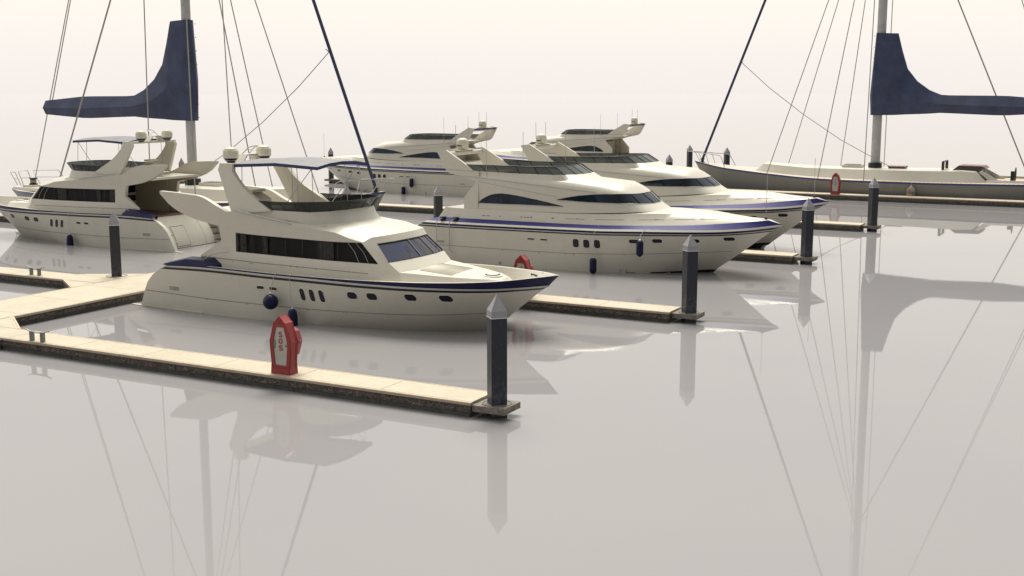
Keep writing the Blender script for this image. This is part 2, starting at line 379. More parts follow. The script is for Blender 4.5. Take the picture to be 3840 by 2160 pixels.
def sm(tab):                      # smooth (Catmull-Rom) interpolation of a table
    xs = [a for a, _ in tab]; ys = [b for _, b in tab]; n = len(xs); ms = []
    for i in range(n):
        if i == 0: ms.append((ys[1] - ys[0]) / (xs[1] - xs[0]))
        elif i == n - 1: ms.append((ys[-1] - ys[-2]) / (xs[-1] - xs[-2]))
        else:
            d0 = (ys[i] - ys[i - 1]) / (xs[i] - xs[i - 1]); d1 = (ys[i + 1] - ys[i]) / (xs[i + 1] - xs[i])
            ms.append(0 if d0 * d1 <= 0 else 2 * d0 * d1 / (d0 + d1))
    def f(x):
        if x <= xs[0]: return ys[0]
        if x >= xs[-1]: return ys[-1]
        i = 0
        while x > xs[i + 1]: i += 1
        h = xs[i + 1] - xs[i]; t = (x - xs[i]) / h
        return ((2*t**3 - 3*t*t + 1) * ys[i] + (t**3 - 2*t*t + t) * h * ms[i] + (-2*t**3 + 3*t*t) * ys[i + 1] + (t**3 - t*t) * h * ms[i + 1])
    return f
def rrect(cx, cz, w, h, r=0.35, lean=0.0, n=5):
    r = min(w, h) * r; pts = []
    for qx, qz, a0 in ((1, -1, -90), (1, 1, 0), (-1, 1, 90), (-1, -1, 180)):
        for k in range(n):
            a = math.radians(a0 + 90 * k / (n - 1))
            x = qx * (w / 2 - r) + r * math.cos(a); z = qz * (h / 2 - r) + r * math.sin(a)
            pts.append((cx + x + lean * z, cz + z))
    return pts
class Hull:
    # rows: list of (s0, s1, bfun, zfun); t stations
    def __init__(s, rows, n=36):
        s.rows = rows; s.ts = [1 - (1 - k / n) ** 1.35 for k in range(n + 1)]
    def pts(s, i, dy=0.0, dz=0.0):
        s0, s1, b, z = s.rows[i]; out = []
        for t in s.ts:
            x = s0 + (s1 - s0) * t; out.append((x, max(b(x) + dy, 0.0), z(x) + dz))
        return out
    def y(s, x, z):
        if not hasattr(s, 'P'): s.P = [np.array(s.pts(i)) for i in range(len(s.rows))]
        best = None
        for i in range(len(s.rows) - 1):
            A, B = s.P[i], s.P[i + 1]; f = 0.5
            for _ in range(14):
                Q = A + (B - A) * f
                za = np.interp(x, Q[:, 0], A[:, 2]); zb = np.interp(x, Q[:, 0], B[:, 2])
                f = (z - za) / max(zb - za, 1e-5); f = min(max(f, 0), 1)
            Q = A + (B - A) * f; yy = float(np.interp(x, Q[:, 0], Q[:, 1])); zz = float(np.interp(x, Q[:, 0], Q[:, 2]))
            if best is None or abs(zz - z) < best[0] - 1e-4: best = (abs(zz - z), yy)
        return best[1]
def porthole(par, yf, cx, cz, w, h, rr=0.4, lean=0.0, name='porthole', sides=(1, -1), rim=0.03):
    for sg in sides:
        P = rrect(cx, cz, w, h, rr, lean); Q = rrect(cx, cz, w + 2 * rim, h + 2 * rim, rr, lean)
        a = MB(); pr = [(x, sg * (yf(x, z) + 0.009), z) for x, z in P]; c = (cx, sg * (yf(cx, cz) + 0.009), cz); n = len(P)
        a.add(pr + [c], [[i, (i + 1) % n, n] for i in range(n)], 'port')
        o = a.build(name, par)
        b = MB(); i0 = [(x, sg * (yf(x, z) + 0.004), z) for x, z in P]; i1 = [(x, sg * (yf(x, z) + 0.018), z) for x, z in rrect(cx, cz, w + rim, h + rim, rr, lean)]
        i2 = [(x, sg * (yf(x, z) + 0.001), z) for x, z in Q]
        for A, B in ((i0, i1), (i1, i2)):
            b.add(A + B, [[i, (i + 1) % n, n + (i + 1) % n, n + i] for i in range(n)], 'rim')
        b.build('rim', o)
def strip_on(mb, yf, pts, w, m, off=0.004):      # thin line on a hull surface, both sides
    for i in range(len(pts) - 1):
        (x0, z0), (x1, z1) = pts[i], pts[i + 1]; L = math.hypot(x1 - x0, z1 - z0); nx, nz = -(z1 - z0) / L * w / 2, (x1 - x0) / L * w / 2
        q = [(x0 - nx, z0 - nz), (x1 - nx, z1 - nz), (x1 + nx, z1 + nz), (x0 + nx, z0 + nz)]
        for sg in (1, -1): mb.poly([(x, sg * (yf(x, z) + off), z) for x, z in q], m)
def lin(x0, x1, n): return [x0 + (x1 - x0) * k / n for k in range(n + 1)]
def grille(par, yf, x0, z0, w, h):
    for sg in (1, -1):
        b = MB()
        b.poly([(x, sg * (yf(x, z) + .004), z) for x, z in [(x0, z0), (x0 + w, z0), (x0 + w, z0 + h), (x0, z0 + h)]], 'rim')
        for k in range(9):
            a = x0 + w * (.09 + .095 * k); q = [(a, z0 + h * .18), (a + w * .045, z0 + h * .18), (a + w * .045, z0 + h * .82), (a, z0 + h * .82)]
            b.poly([(x, sg * (yf(x, z) + .008), z) for x, z in q], 'seam')
        b.build('vent_grille', par)

# ------------------------------------------------------------------ yacht with canvas bimini
def build_bimini_yacht(loc, rz, label):
    T = thing('motor_yacht', loc, rz, label, 'motor yacht', 'flybridge yachts with blue canvas bimini')
    zg = sm([(1.3, 1.69), (3.6, 1.74), (7, 1.70), (9.4, 1.71), (11.5, 1.76), (14.4, 1.85), (16.35, 2.01)])
    bg_ = sm([(0, 2.36), (3, 2.5), (6, 2.56), (8.5, 2.55), (10, 2.52), (11.8, 2.42), (13.2, 2.1), (14.2, 1.70), (15.05, 1.2), (15.7, .64), (16.35, 0)])
    hn = sm([(0, .05), (7, .055), (9, .08), (11.5, .14), (14, .23), (16.35, .35)])
    def row(s0, s1, bt, zf): return (s0, s1, sm(bt), zf)
    zc = sm([(0, .64), (4, .56), (8, .56), (11, .57), (14.8, .66)])
    R = [row(0.0, 13.2, [(0, 1.5), (7, 1.7), (10, 1.2), (13.2, 0)], lambda x: -0.6),
         row(0.0, 13.97, [(0, 2.36), (3, 2.50), (5, 2.53), (7.4, 2.38), (9.5, 2.05), (11.2, 1.66), (12.0, 1.38), (13.2, .66), (13.97, 0)], lambda x: 0.0),
         row(0.29, 14.72, [(.3, 2.41), (5, 2.54), (8, 2.47), (10, 2.22), (11.5, 1.88), (12.6, 1.5), (13.8, .78), (14.72, 0)], zc),
         None, None,
         (1.13, 15.74, lambda x: bg_(x * 16.35 / 15.74) + .01, lambda x: zg(x) - hn(x) - .15),
         (1.36, 15.90, lambda x: bg_(x * 16.35 / 15.90) + .01, lambda x: zg(x) - hn(x) - .07),
         (1.42, 15.98, lambda x: bg_(x * 16.35 / 15.98) + .01, lambda x: zg(x) - hn(x)),
         (1.47, 16.35, lambda x: bg_(x), zg)]
    def mix_row(f, s0):
        a, c = R[2], R[5]; s1 = a[1] + (c[1] - a[1]) * f
        def u(x): return (x - s0) / (s1 - s0)
        return (s0, s1, lambda x: a[2](a[0] + u(x) * (a[1] - a[0])) * (1 - f) + c[2](c[0] + u(x) * (c[1] - c[0])) * f,
                lambda x: a[3](a[0] + u(x) * (a[1] - a[0])) * (1 - f) + c[3](c[0] + u(x) * (c[1] - c[0])) * f)
    R[3] = mix_row(.40, .47); R[4] = mix_row(.72, .74)
    H = Hull(R); yf = H.y
    h = MB()
    for i in range(5): h.grid([H.pts(i), H.pts(i + 1)], 'cream', True)
    # bulwark cap and inner face
    top = H.pts(8); inn = [(min(x, 16.2), max(y - .12, 0), z) for x, y, z in top]; low = [(min(x, 15.75), max(min(y - .2, yf(min(x, 15.75), 1.46) - .10), 0), 1.46) for x, y, z in top]
    h.grid([top, inn], 'cream', True); h.grid([inn, low], 'cream', True)
    # stern fins: aft edge of both side walls, then closure panel
    A = [H.pts(i)[0] for i in range(9)]; B = [(x + .02, y - .22, z) for x, y, z in A]
    h.grid([A, B], 'cream', True)
    B2 = [(x + 1.3, y, z) for x, y, z in B]; h.grid([B, B2], 'cream', True)
    h.poly([(0, 1.5, -.6), (0, 2.36, 0), (0, -2.36, 0), (0, -1.5, -.6)], 'cream')
    strip_on(h, yf, [(x, zc(x)) for x in lin(.35, 14.2, 40)], .022, 'groove', .006)
    for x in (3.4, 5.27, 7.9, 9.3, 9.4, 11.2, 12.9): h.poly([(x + dx, -(yf(x, .5) + .01), zc(x) - .05 + dz) for dx, dz in ((0, 0), (.035, 0), (.035, .035), (0, .035))], 'seam'); h.poly([(x + dx, (yf(x, .5) + .01), zc(x) - .05 + dz) for dx, dz in ((0, 0), (.035, 0), (.035, .035), (0, .035))], 'seam')
    h.build('hull', T)
    b = MB(); b.grid([H.pts(5), H.pts(6)], 'black', True); b.build('dark_stripe', T)
    b = MB(); b.grid([H.pts(7), H.pts(8)], 'navy', True); b.build('navy_stripe', T)
    b = MB(); b.grid([H.pts(6), H.pts(6, .035, .012), H.pts(7, .035, -.012), H.pts(7)], 'rail', True); b.build('rub_rail', T)
    for k, (x, z) in enumerate([(7.76, 1.06), (8.16, 1.06), (8.56, 1.06)]): porthole(T, yf, x, z, .19, .42, .5, -.22)
    for x, z, w in [(9.79, 1.175, .37), (10.55, 1.19, .38), (11.94, 1.235, .38), (13.08, 1.235, .40)]: porthole(T, yf, x, z, w, .235, .45, -.1)
    for x in (5.94, 6.5): porthole(T, yf, x, 1.17, .30, .10, .4, name='vent_slot')
    grille(T, yf, 1.53, .68, .60, .25)
    # decks
    b = MB()
    dk = [(x, y, 1.46) for x, y, z in low if x > 4]
    b.grid([dk, [(x, 0, 1.46) for x, y, z in dk]], 'cream', True)
    b.build('main_deck', T)
    b = MB(); ws = [(x, max(yf(x, 1.46) - .12, .03)) for x in (12.5, 13.5, 14.2, 14.8, 15.2, 15.5)]
    b.grid([[(x, y, 1.475) for x, y in ws], [(x, -y, 1.475) for x, y in ws]], 'teakdeck'); b.build('foredeck_planking', T)
    b = MB(); b.box((1.95, -2.28, 1.40), (6.7, 2.28, 1.50), 'teakdeck'); b.build('cockpit_floor', T)
    # transom block with curved face
    prof = [(1.98, 1.60), (1.80, 1.42), (1.52, 1.12), (1.26, .75), (1.07, .38), (.98, .02)]
    b = MB(); ys = lin(-1.62, 1.62, 8)
    rows = [[(s_ - .10 * (1 - (y / 1.62) ** 2), y, z) for y in ys] for s_, z in prof]
    b.grid(rows, 'cream')
    for sg in (1, -1): b.poly([(s_, sg * 1.62, z) for s_, z in prof] + [(2.2, sg * 1.62, .02), (2.2, sg * 1.62, 1.6)], 'cream')
    b.poly([(x, y, z) for x, y, z in rows[0]] + [(2.4, 1.62, 1.6), (2.4, -1.62, 1.6)], 'teakdeck')
    b.build('transom', T)
    b = MB(); b.tube([(x - .01, y, z + .015) for x, y, z in rows[0]], .022, 'redtrim', 6); b.build('transom_trim', T)
    def tf(y, z, off=0.012): return ip([(c, a) for a, c in prof[::-1]], z) - .10 * (1 - (y / 1.62) ** 2) - off
    b = MB()
    for c, (y0, y1, z0, z1), off in (('seam', (.30, 1.24, .09, 1.10), .006), ('cream', (.325, 1.215, .115, 1.075), .014)):
        b.grid([[(tf(y, z, off), y, z) for y in (y0, (y0 + y1) / 2, y1)] for z in lin(z0, z1, 6)], c)
    d = b.build('transom_door', T)
    b = MB(); b.box((tf(1.4, .69) - .02, 1.32, .66), (tf(1.4, .69) + .02, 1.46, .71), 'black'); b.build('handle', d)
    b = MB()
    for y in (-.9, 1.55): strip = [[(tf(y + dy, z, .008), y + dy, z) for dy in (0, .015)] for z in lin(.03, 1.3, 8)]; b.grid(strip, 'seam')
    b.build('panel_seams', T)
    for sg in (1, -1):
        b = MB()
        for k in range(5):
            z = .16 + .3 * k; x = .78 + .26 * k
            b.box((x + .02, sg * 1.64, z - .3), (x + .6, sg * 2.2, z - .035), 'cream')
            b.box((x, sg * 1.66, z - .03), (x + .3, sg * 2.18, z), 'teakdark')
            b.tube([(x, sg * 1.66, z - .03), (x, sg * 2.18, z - .03)], .012, 'steel', 6)
        b.build('boarding_steps', T)
    for sg in (1, -1):
        b = MB(); L = [(x, sg * (yf(max(x, .4), .03) + .05), .035) for x in (-.42, .1, .8, 1.6, 2.4, 3.2)]
        b.grid([[(x, y - sg * .18, .035) for x, y, z in L], L, [(x, y - sg * .02, -.1) for x, y, z in L]], 'cream'); b.build('spray_ledge', T)
    # navy lockers on the aft gunwale
    for sg in (1, -1):
        b = MB()
        P = [(1.35, 2.46, 1.70), (1.75, 2.47, 1.78), (2.40, 2.44, 1.93), (3.24, 2.40, 1.93), (3.45, 2.50, 1.75)]
        Qy = [(1.35, 2.12, 1.74), (1.75, 2.1, 1.83), (2.40, 2.08, 1.99), (3.48, 2.08, 2.0), (3.80, 2.08, 1.78)]
        base = [(1.35, 2.5, 1.66), (1.75, 2.5, 1.67), (2.40, 2.5, 1.70), (3.24, 2.52, 1.72), (3.45, 2.52, 1.72)]
        b.grid([[(x, sg * y, z) for x, y, z in L] for L in (base, P, Qy, [(x, y, 1.6) for x, y, z in Qy])], 'navy')
        b.poly([(3.45, sg * 2.52, 1.72), (3.45, sg * 2.5, 1.75), (3.80, sg * 2.08, 1.78), (3.8, sg * 2.08, 1.6)], 'navy')
        b.poly([(3.24, sg * 2.40, 1.93), (3.48, sg * 2.08, 2.0), (3.80, sg * 2.08, 1.78), (3.45, sg * 2.5, 1.75)], 'navy')
        b.build('side_locker', T)
        b = MB(); b.tube([(3.15, sg * 2.3, 1.95), (3.3, sg * 2.25, 2.05), (3.55, sg * 2.2, 2.17), (3.8, sg * 2.16, 2.22), (4.15, sg * 2.12, 2.27)], .016, 'steel', 6); b.build('grab_rail', T)
    # house side + wing plate
    def ys_(x, z): return ip([(1.3, 2.12), (2.0, 2.08), (2.22, 1.98), (3.0, 1.95), (4.4, 1.98)], z)
    win = [(4.39, 2.27), (4.38, 2.96), (5.15, 2.93), (6.60, 2.905), (8.07, 2.885), (8.86, 2.885), (9.86, 2.915), (10.555, 2.23), (8.82, 2.215), (6.56, 2.235)]
    outer = [(2.79, 1.50), (2.79, 2.05), (3.71, 2.63), (3.60, 3.165), (3.21, 3.22), (2.80, 3.29), (2.40, 3.375), (2.06, 3.48), (1.74, 3.59), (1.50, 3.71), (1.25, 3.86), (1.08, 4.01), (.84, 4.22), (.84, 4.32),
             (1.70, 4.285), (2.60, 4.23), (2.86, 4.18), (3.09, 4.10), (3.57, 3.87), (3.95, 3.72), (4.10, 3.70), (4.25, 3.71), (4.40, 3.75), (6.99, 3.37), (7.68, 3.31), (8.78, 3.20), (9.42, 3.02), (9.91, 2.93), (10.59, 2.22), (10.57, 1.95), (10.9, 1.44)]
    b = MB(); b.plate(outer, [win], ys_, .19, 'cream', True, 'cream_in')
    # dark seam along the house foot
    strip_on(b, ys_, [(2.82, 2.02), (6, 1.95), (10.2, 1.90)], .015, 'seam', .004)
    for x in (3.0, 3.1, 4.3, 5.1, 5.2, 6.9, 7.2, 8.0, 9.4):
        for sg in (1, -1): b.poly([(x + dx, sg * (ys_(x, 1.93) + .007), 1.925 - .004 * x + dz) for dx, dz in ((0, 0), (.03, 0), (.03, .03), (0, .03))], 'seam')
    # roof, pillars and front
    c = [(4.36, 1.985, 3.745), (6.99, 1.95, 3.37), (7.68, 1.95, 3.31), (8.78, 1.95, 3.20), (9.42, 1.95, 3.02), (9.91, 1.948, 2.93)]
    k = [(4.40, 1.80, 3.77), (6.6, 1.77, 3.47), (7.5, 1.75, 3.40), (8.2, 1.5, 3.42), (8.75, .85, 3.46), (8.82, 0, 3.47)]
    m1 = (9.3, 1.6, 3.29); m2 = (9.5, .85, 3.37); mc = (9.55, 0, 3.39); r0 = (10.07, 1.65, 3.08); r1 = (10.3, .85, 3.10); rc = (10.38, 0, 3.11)
    P3 = (10.25, 1.6, 2.85); p31 = (10.42, .8, 2.86); pc = (10.48, 0, 2.87); P4 = (10.82, 1.8, 2.29); P4m = (11.0, .9, 2.30); P4c = (11.06, 0, 2.31)
    P5 = (11.2, 1.7, 1.96); P5m = (11.36, .9, 1.97); P5c = (11.42, 0, 1.98); P6 = (10.59, 1.975, 2.22); P7 = (10.57, 2.085, 1.95); P8 = (10.9, 2.115, 1.44)
    for f in ([c[0], c[1], k[1], k[0]], [c[1], c[2], k[2], k[1]], [c[2], c[3], k[3], k[2]], [c[3], m1, k[3]], [c[3], c[4], m1], [c[4], r0, m1], [c[4], c[5], r0],
              [k[3], m1, m2, k[4]], [k[4], m2, mc, k[5]], [m1, r0, r1, m2], [m2, r1, rc, mc], [r0, P3, p31, r1], [r1, p31, pc, rc],
              [c[5], P3, r0], [c[5], P6, P4, P3], [P6, P7, P5, P4], [P4, P5, P5m, P4m], [P4m, P5m, P5c, P4c], [P7, P8, (11.5, 1.95, 1.44), P5]):
        b.poly(f, 'cream', True)
    hs = b.build('deckhouse', T, 35)
    b = MB(); b.tube([(4.36, 2.0, 3.775), (5.6, 1.985, 3.585), (6.9, 1.97, 3.405)], .022, 'steel', 6, True); b.build('roof_rail', T)
    # side windows
    wf = [(x, z) for x, z in win]
    for sg in (1, -1):
        b = MB(); tri = tessellate_polygon([[Vector((x, z, 0)) for x, z in wf]])
        b.add([(x, sg * (ys_(x, z) - .14), z) for x, z in wf], [list(t) for t in tri], 'interior')
        w = b.build('side_window', T)
        b = MB()
        for xa, xb in ((4.5, 4.82), (5.52, 5.78), (7.98, 8.66)):
            n = int((xb - xa) / .035); pts = []
            for i in range(n + 1):
                x = xa + (xb - xa) * i / n; pts.append((x, sg * (ys_(x, 2.5) - .10 + (.028 if i % 2 else 0) + .008 * math.sin(i * 1.7))))
            b.grid([[(x, y, 2.27 - .008 * (x - 4.4)) for x, y in pts], [(x, y, 2.93 - .012 * (x - 4.4)) for x, y in pts]], 'curtain')
        b.build('curtain', w)
        b = MB(); b.add([(x, sg * (ys_(x, z) - .05), z) for x, z in wf], [list(t) for t in tri], 'pane'); b.build('pane', w)
        b = MB()
        cx_, cz_ = 7.4, 2.57
        ring = [(cx_ + (x - cx_) * .992, cz_ + (z - cz_) * .93) for x, z in wf]; n = len(wf)
        b.add([(x, sg * (ys_(x, z) - .02), z) for x, z in wf] + [(x, sg * (ys_(x, z) - .02), z) for x, z in ring], [[i, (i + 1) % n, n + (i + 1) % n, n + i] for i in range(n)], 'screenframe')
        for xa, xb in ((5.15, 5.15), (6.6, 6.57), (7.35, 7.33), (8.0, 8.0), (8.84, 8.84)):
            b.box((xa - .012, sg * (ys_(5, 2.6) - .045), 2.24), (xa + .012, sg * (ys_(5, 2.6) - .03), 2.92), 'screenframe')
        for x0, x1 in ((9.28, 9.72), (9.62, 10.12)):
            b.tube([(x0, sg * (1.93), 2.88), ((x0 + x1) / 2 + .06, sg * 1.93, 2.58), (x1, sg * 1.935, 2.24)], .008, 'rail', 5)
        b.build('window_frame', w)
    # windshield
    b = MB(); up = [P3, p31, pc]; dn = [P4, P4m, P4c]
    b.grid([[(x - .03, y, z) for x, y, z in up], [(x - .03, y, z) for x, y, z in dn]], 'screenglass', True); ws_ = b.build('windshield', T)
    b = MB()
    def L(a, c_, t): return tuple(a[i] + (c_[i] - a[i]) * t for i in range(3))
    for sg in (1, -1):
        g = lambda p: (p[0], sg * p[1], p[2])
        b.tube([g(P3), g(p31), g(pc)], .022, 'screenframe', 6); b.tube([g(P4), g(P4m), g(P4c)], .018, 'screenframe', 6)
        b.tube([g(P3), g(P4)], .014, 'steel', 6)
    for yt in (-.05, .82, 1.36):
        def cross(A_, y):
            y = abs(y); i = 0 if y > A_[1][1] else 1; t = (A_[i][1] - y) / (A_[i][1] - A_[i + 1][1]); return L(A_[i], A_[i + 1], t)
        p, q = cross(up, yt), cross(dn, yt * 1.12); sg = 1 if yt > 0 else -1
        b.tube([(p[0], p[1] * sg, p[2]), (q[0], q[1] * sg, q[2])], .014, 'steel', 6)
    b.build('windshield_frame', ws_)
    b = MB()
    for y in (1.0, -.7): b.tube([(11.08, y, 2.32), (10.90, y + .25, 2.47), (10.62, y + .3, 2.74)], .008, 'black', 5)
    b.build('wiper', ws_)
    # foredeck trunk
    tp = [(11.2, 1.7, 1.96), (12.1, 1.42, 1.90), (13.0, 1.12, 1.84), (13.85, .72, 1.79), (14.3, .34, 1.77), (14.42, 0, 1.765)]
    lo = [(11.5, 1.95, 1.44), (12.3, 1.66, 1.44), (13.2, 1.34, 1.44), (14.1, .9, 1.44), (14.6, .42, 1.44), (14.72, 0, 1.44)]
    b = MB(); cl = [(x if i else 11.42, 0, z + .02) for i, (x, y, z) in enumerate(tp)]
    b.grid([cl, [(x, y * .6, z + .012) for x, y, z in tp], tp, lo], 'cream', True)
    b.build('foredeck_trunk', T)
    b = MB()
    for i in range(12):
        y = -.55 + .15 * i; x0 = 11.5 - .08 * (y + .55)
        b.box((x0, y, 1.93), (x0 + 1.3, y + .02, 1.952), 'rib')
    bb = b.build('sunpad_ribs', T)
    bb.rotation_euler = (0, math.radians(3.9), 0); bb.location = (-.12, -.35, .81)
    b = MB(); b.lathe([(.33, 0), (.33, .035), (.26, .05)], (13.85, 0, 1.80), 'rim', 20); ht = b.build('deck_hatch', T)
    b = MB(); b.lathe([(.265, .0), (.265, .012)], (13.85, 0, 1.848), 'navy', 20); hb = b.build('hatch_ring', ht)
    b = MB(); b.lathe([(.2, .0), (.2, .012)], (13.85, 0, 1.862), 'rim', 20); b.build('hatch_lid', ht)
    for sg in (1, -1):
        b = MB()
        for i in range(9): b.box((14.7 + .045 * i, sg * (yf(14.7 + .045 * i, 1.74) - .150), 1.68), (14.72 + .045 * i, sg * (yf(14.7 + .045 * i, 1.74) - .125), 1.80), 'seam')
        b.build('bulwark_scupper', T)
        b = MB(); b.tube([(15.3, sg * (bg_(15.3) - .125), 1.89), (15.45, sg * (bg_(15.45) - .125), 1.895)], .02, 'seam', 6); b.build('fairlead', T)
    # flybridge coaming
    t_ = [(4.9, 1.74, 3.80), (6.0, 1.73, 3.81), (7.5, 1.70, 3.81), (8.1, 1.36, 3.84), (8.42, .8, 3.865), (8.5, 0, 3.87)]
    kk = [(4.40, 1.80, 3.76), (6.0, 1.775, 3.54), (7.5, 1.75, 3.40), (8.2, 1.5, 3.42), (8.75, .85, 3.46), (8.82, 0, 3.47)]
    b = MB(); b.grid([kk, t_], 'cream', True); ti = [(x - .1, max(y - .1, 0), z) for x, y, z in t_]; b.grid([t_, ti], 'cream', True)
    b.grid([ti, [(x, y, 3.34) for x, y, z in ti]], 'cream_in', True)
    b.build('flybridge_coaming', T)
    b = MB(); b.box((1.95, -1.82, 3.48), (4.6, 1.82, 3.60), 'cream'); b.box((4.6, -1.74, 3.30), (8.2, 1.74, 3.38), 'cream'); b.box((4.55, -1.74, 3.30), (4.7, 1.74, 3.6), 'cream'); b.build('flybridge_deck', T)
    # screen
    sb = [(5.90, 1.71, 3.80), (6.5, 1.71, 3.81), (7.0, 1.70, 3.81), (7.5, 1.69, 3.81), (8.1, 1.35, 3.84), (8.28, 1.05, 3.855), (8.42, .75, 3.865), (8.5, 0, 3.87)]
    st = [(5.36, 1.80, 4.13), (6.25, 1.80, 4.12), (6.9, 1.80, 4.14), (7.6, 1.79, 4.17), (8.32, 1.46, 4.19), (8.52, 1.12, 4.195), (8.68, .78, 4.20), (8.78, 0, 4.20)]
    b = MB(); b.grid([sb, st], 'screen', True); scn = b.build('flybridge_screen', T)
    b = MB(); b.tube(st + [(x, -y, z) for x, y, z in st[::-1][1:]], .016, 'screenframe', 6)
    for i in range(1, 8):
        for sg in (1, -1): b.tube([(sb[i][0], sg * sb[i][1], sb[i][2]), (st[i][0], sg * st[i][1], st[i][2])], .014, 'screenframe', 5)
    b.build('screen_frame', scn)
    # arch
    prof = [(4.12, 3.70), (3.86, 4.2), (3.62, 4.70), (3.39, 5.17), (3.46, 5.40), (4.04, 5.40), (4.06, 5.12), (4.26, 4.88), (4.50, 4.65), (4.80, 4.42), (5.14, 4.22), (5.92, 3.79), (5.0, 3.70)]
    b = MB(); b.plate(prof, [], lambda x, z: ip([(3.7, 1.84), (5.4, 1.60)], z), .18, 'cream', True)
    b.box((3.42, -1.45, 5.29), (4.05, 1.45, 5.385), 'cream')
    b.build('radar_arch', T, 20)
    for sg in (1, -1):
        b = MB(); b.lathe([(.13, 0), (.17, .05), (.27, .17)], (3.40, sg * .93, 5.38), 'navy', 10); b.lathe([(.215, .0), (.225, .014)], (3.40, sg * .93, 5.455), 'rim', 10)
        b.lathe([(.275, 0), (.285, .05), (.285, .26), (.23, .35), (.001, .42)], (3.40, sg * .93, 5.55), 'dome', 10); b.build('radar_dome', T, 24)
    b = MB(); b.grid([[(3.2, y, z) for y, z in ((-.55, 5.38), (-.28, 5.66), (.28, 5.66), (.55, 5.38))], [(3.65, y, z) for y, z in ((-.55, 5.38), (-.28, 5.66), (.28, 5.66), (.55, 5.38))]], 'cream')
    b.grid([[(3.2, y, z) for y, z in ((-.5, 5.38), (-.26, 5.63), (.26, 5.63), (.5, 5.38))], [(3.65, y, z) for y, z in ((-.5, 5.38), (-.26, 5.63), (.26, 5.63), (.5, 5.38))]], 'cream')
    b.tube([(3.3, .2, 5.65), (3.62, .17, 5.92), (3.82, .1, 5.97), (3.82, -.1, 5.97), (3.62, -.17, 5.92), (3.3, -.2, 5.65)], .022, 'cream', 6)
    b.tube([(3.5, .18, 5.82), (3.5, -.18, 5.82)], .012, 'steel', 6)
    b.build('antenna_bracket', T)
    # bimini
    e0 = [(3.93, 5.26), (3.97, 5.37), (5.96, 5.46), (7.78, 5.37), (7.72, 5.26)]
    def can(y, dz): return [(3.95, y, 5.37 + dz), (5.9, y, 5.47 + dz), (7.75, y, 5.38 + dz)]
    b = MB(); rows = [can(y, .13 * (1 - (y / 1.5) ** 2)) for y in (-1.5, -.75, 0, .75, 1.5)]; b.grid(rows, 'canvas')
    for sg in (1, -1): b.grid([can(sg * 1.5, 0), [(x, y, z - .11) for x, y, z in can(sg * 1.51, 0)]], 'valance')
    b.grid([[r[0] for r in rows], [(r[0][0], r[0][1], r[0][2] - .07) for r in rows]], 'valance'); b.grid([[r[2] for r in rows], [(r[2][0] - .04, r[2][1], r[2][2] - .12) for r in rows]], 'valance')
    bi = b.build('bimini_canopy', T, 3)
    b = MB()
    for sg in (1, -1):
        for p, q in (((4.33, 5.3), (4.31, 3.8)), ((6.8, 5.33), (6.88, 3.85)), ((7.45, 5.30), (7.52, 3.9)), ((7.42, 5.28), (6.15, 3.86))):
            b.tube([(p[0], sg * 1.42, p[1]), (q[0], sg * 1.46, q[1])], .014, 'steel', 6)
    for x, z in ((4.33, 5.31), (6.8, 5.42), (7.45, 5.385)): b.tube([(x, -1.42, z), (x, 0, z + .1), (x, 1.42, z)], .013, 'steel', 6)
    b.build('bimini_frame', bi)
    b = MB(); b.box((3.95, -.75, 4.30), (4.2, 0, 4.40), 'cream_in'); b.poly([(4.0, 0, 4.29), (4.0, -.75, 4.29), (4.5, -.75, 4.02), (4.5, 0, 4.02)], 'cream_in'); b.box((4.05, -.70, 3.6), (4.5, -.05, 4.01), 'cream_in'); b.build('helm_seat', T)
    b = MB(); b.box((2.3, .1, 3.80), (2.9, .85, 3.845), 'cream_in'); b.tube([(2.6, .45, 3.6), (2.6, .45, 3.8)], .02, 'steel', 6); b.tube([(2.75, .7, 3.6), (2.75, .7, 3.8)], .014, 'steel', 6); b.build('flybridge_table', T)
    # cockpit bulkhead
    b = MB(); b.box((6.7, -1.8, 1.5), (6.76, 1.8, 3.3), 'cream_in'); b.box((4.3, 1.70, 1.5), (6.7, 1.74, 3.35), 'cream_in', True); bk = b.build('cockpit_bulkhead', T)
    for sg in (1, -1):
        for y0, y1, z0, z1 in ((.38, .8, 2.44, 3.02), (1.1, 1.74, 2.42, 3.02)):
            b = MB(); b.box((6.67, sg * y0, z0), (6.70, sg * y1, z1), 'rim'); b.box((6.66, sg * (y0 + .04), z0 + .04), (6.68, sg * (y1 - .04), z1 - .04), 'darkglass'); b.build('cockpit_window', bk)
        b = MB(); b.box((6.68, sg * .98, 2.0), (6.70, sg * 1.74, 2.32), 'maroon'); b.build('locker_recess', bk)
    return T

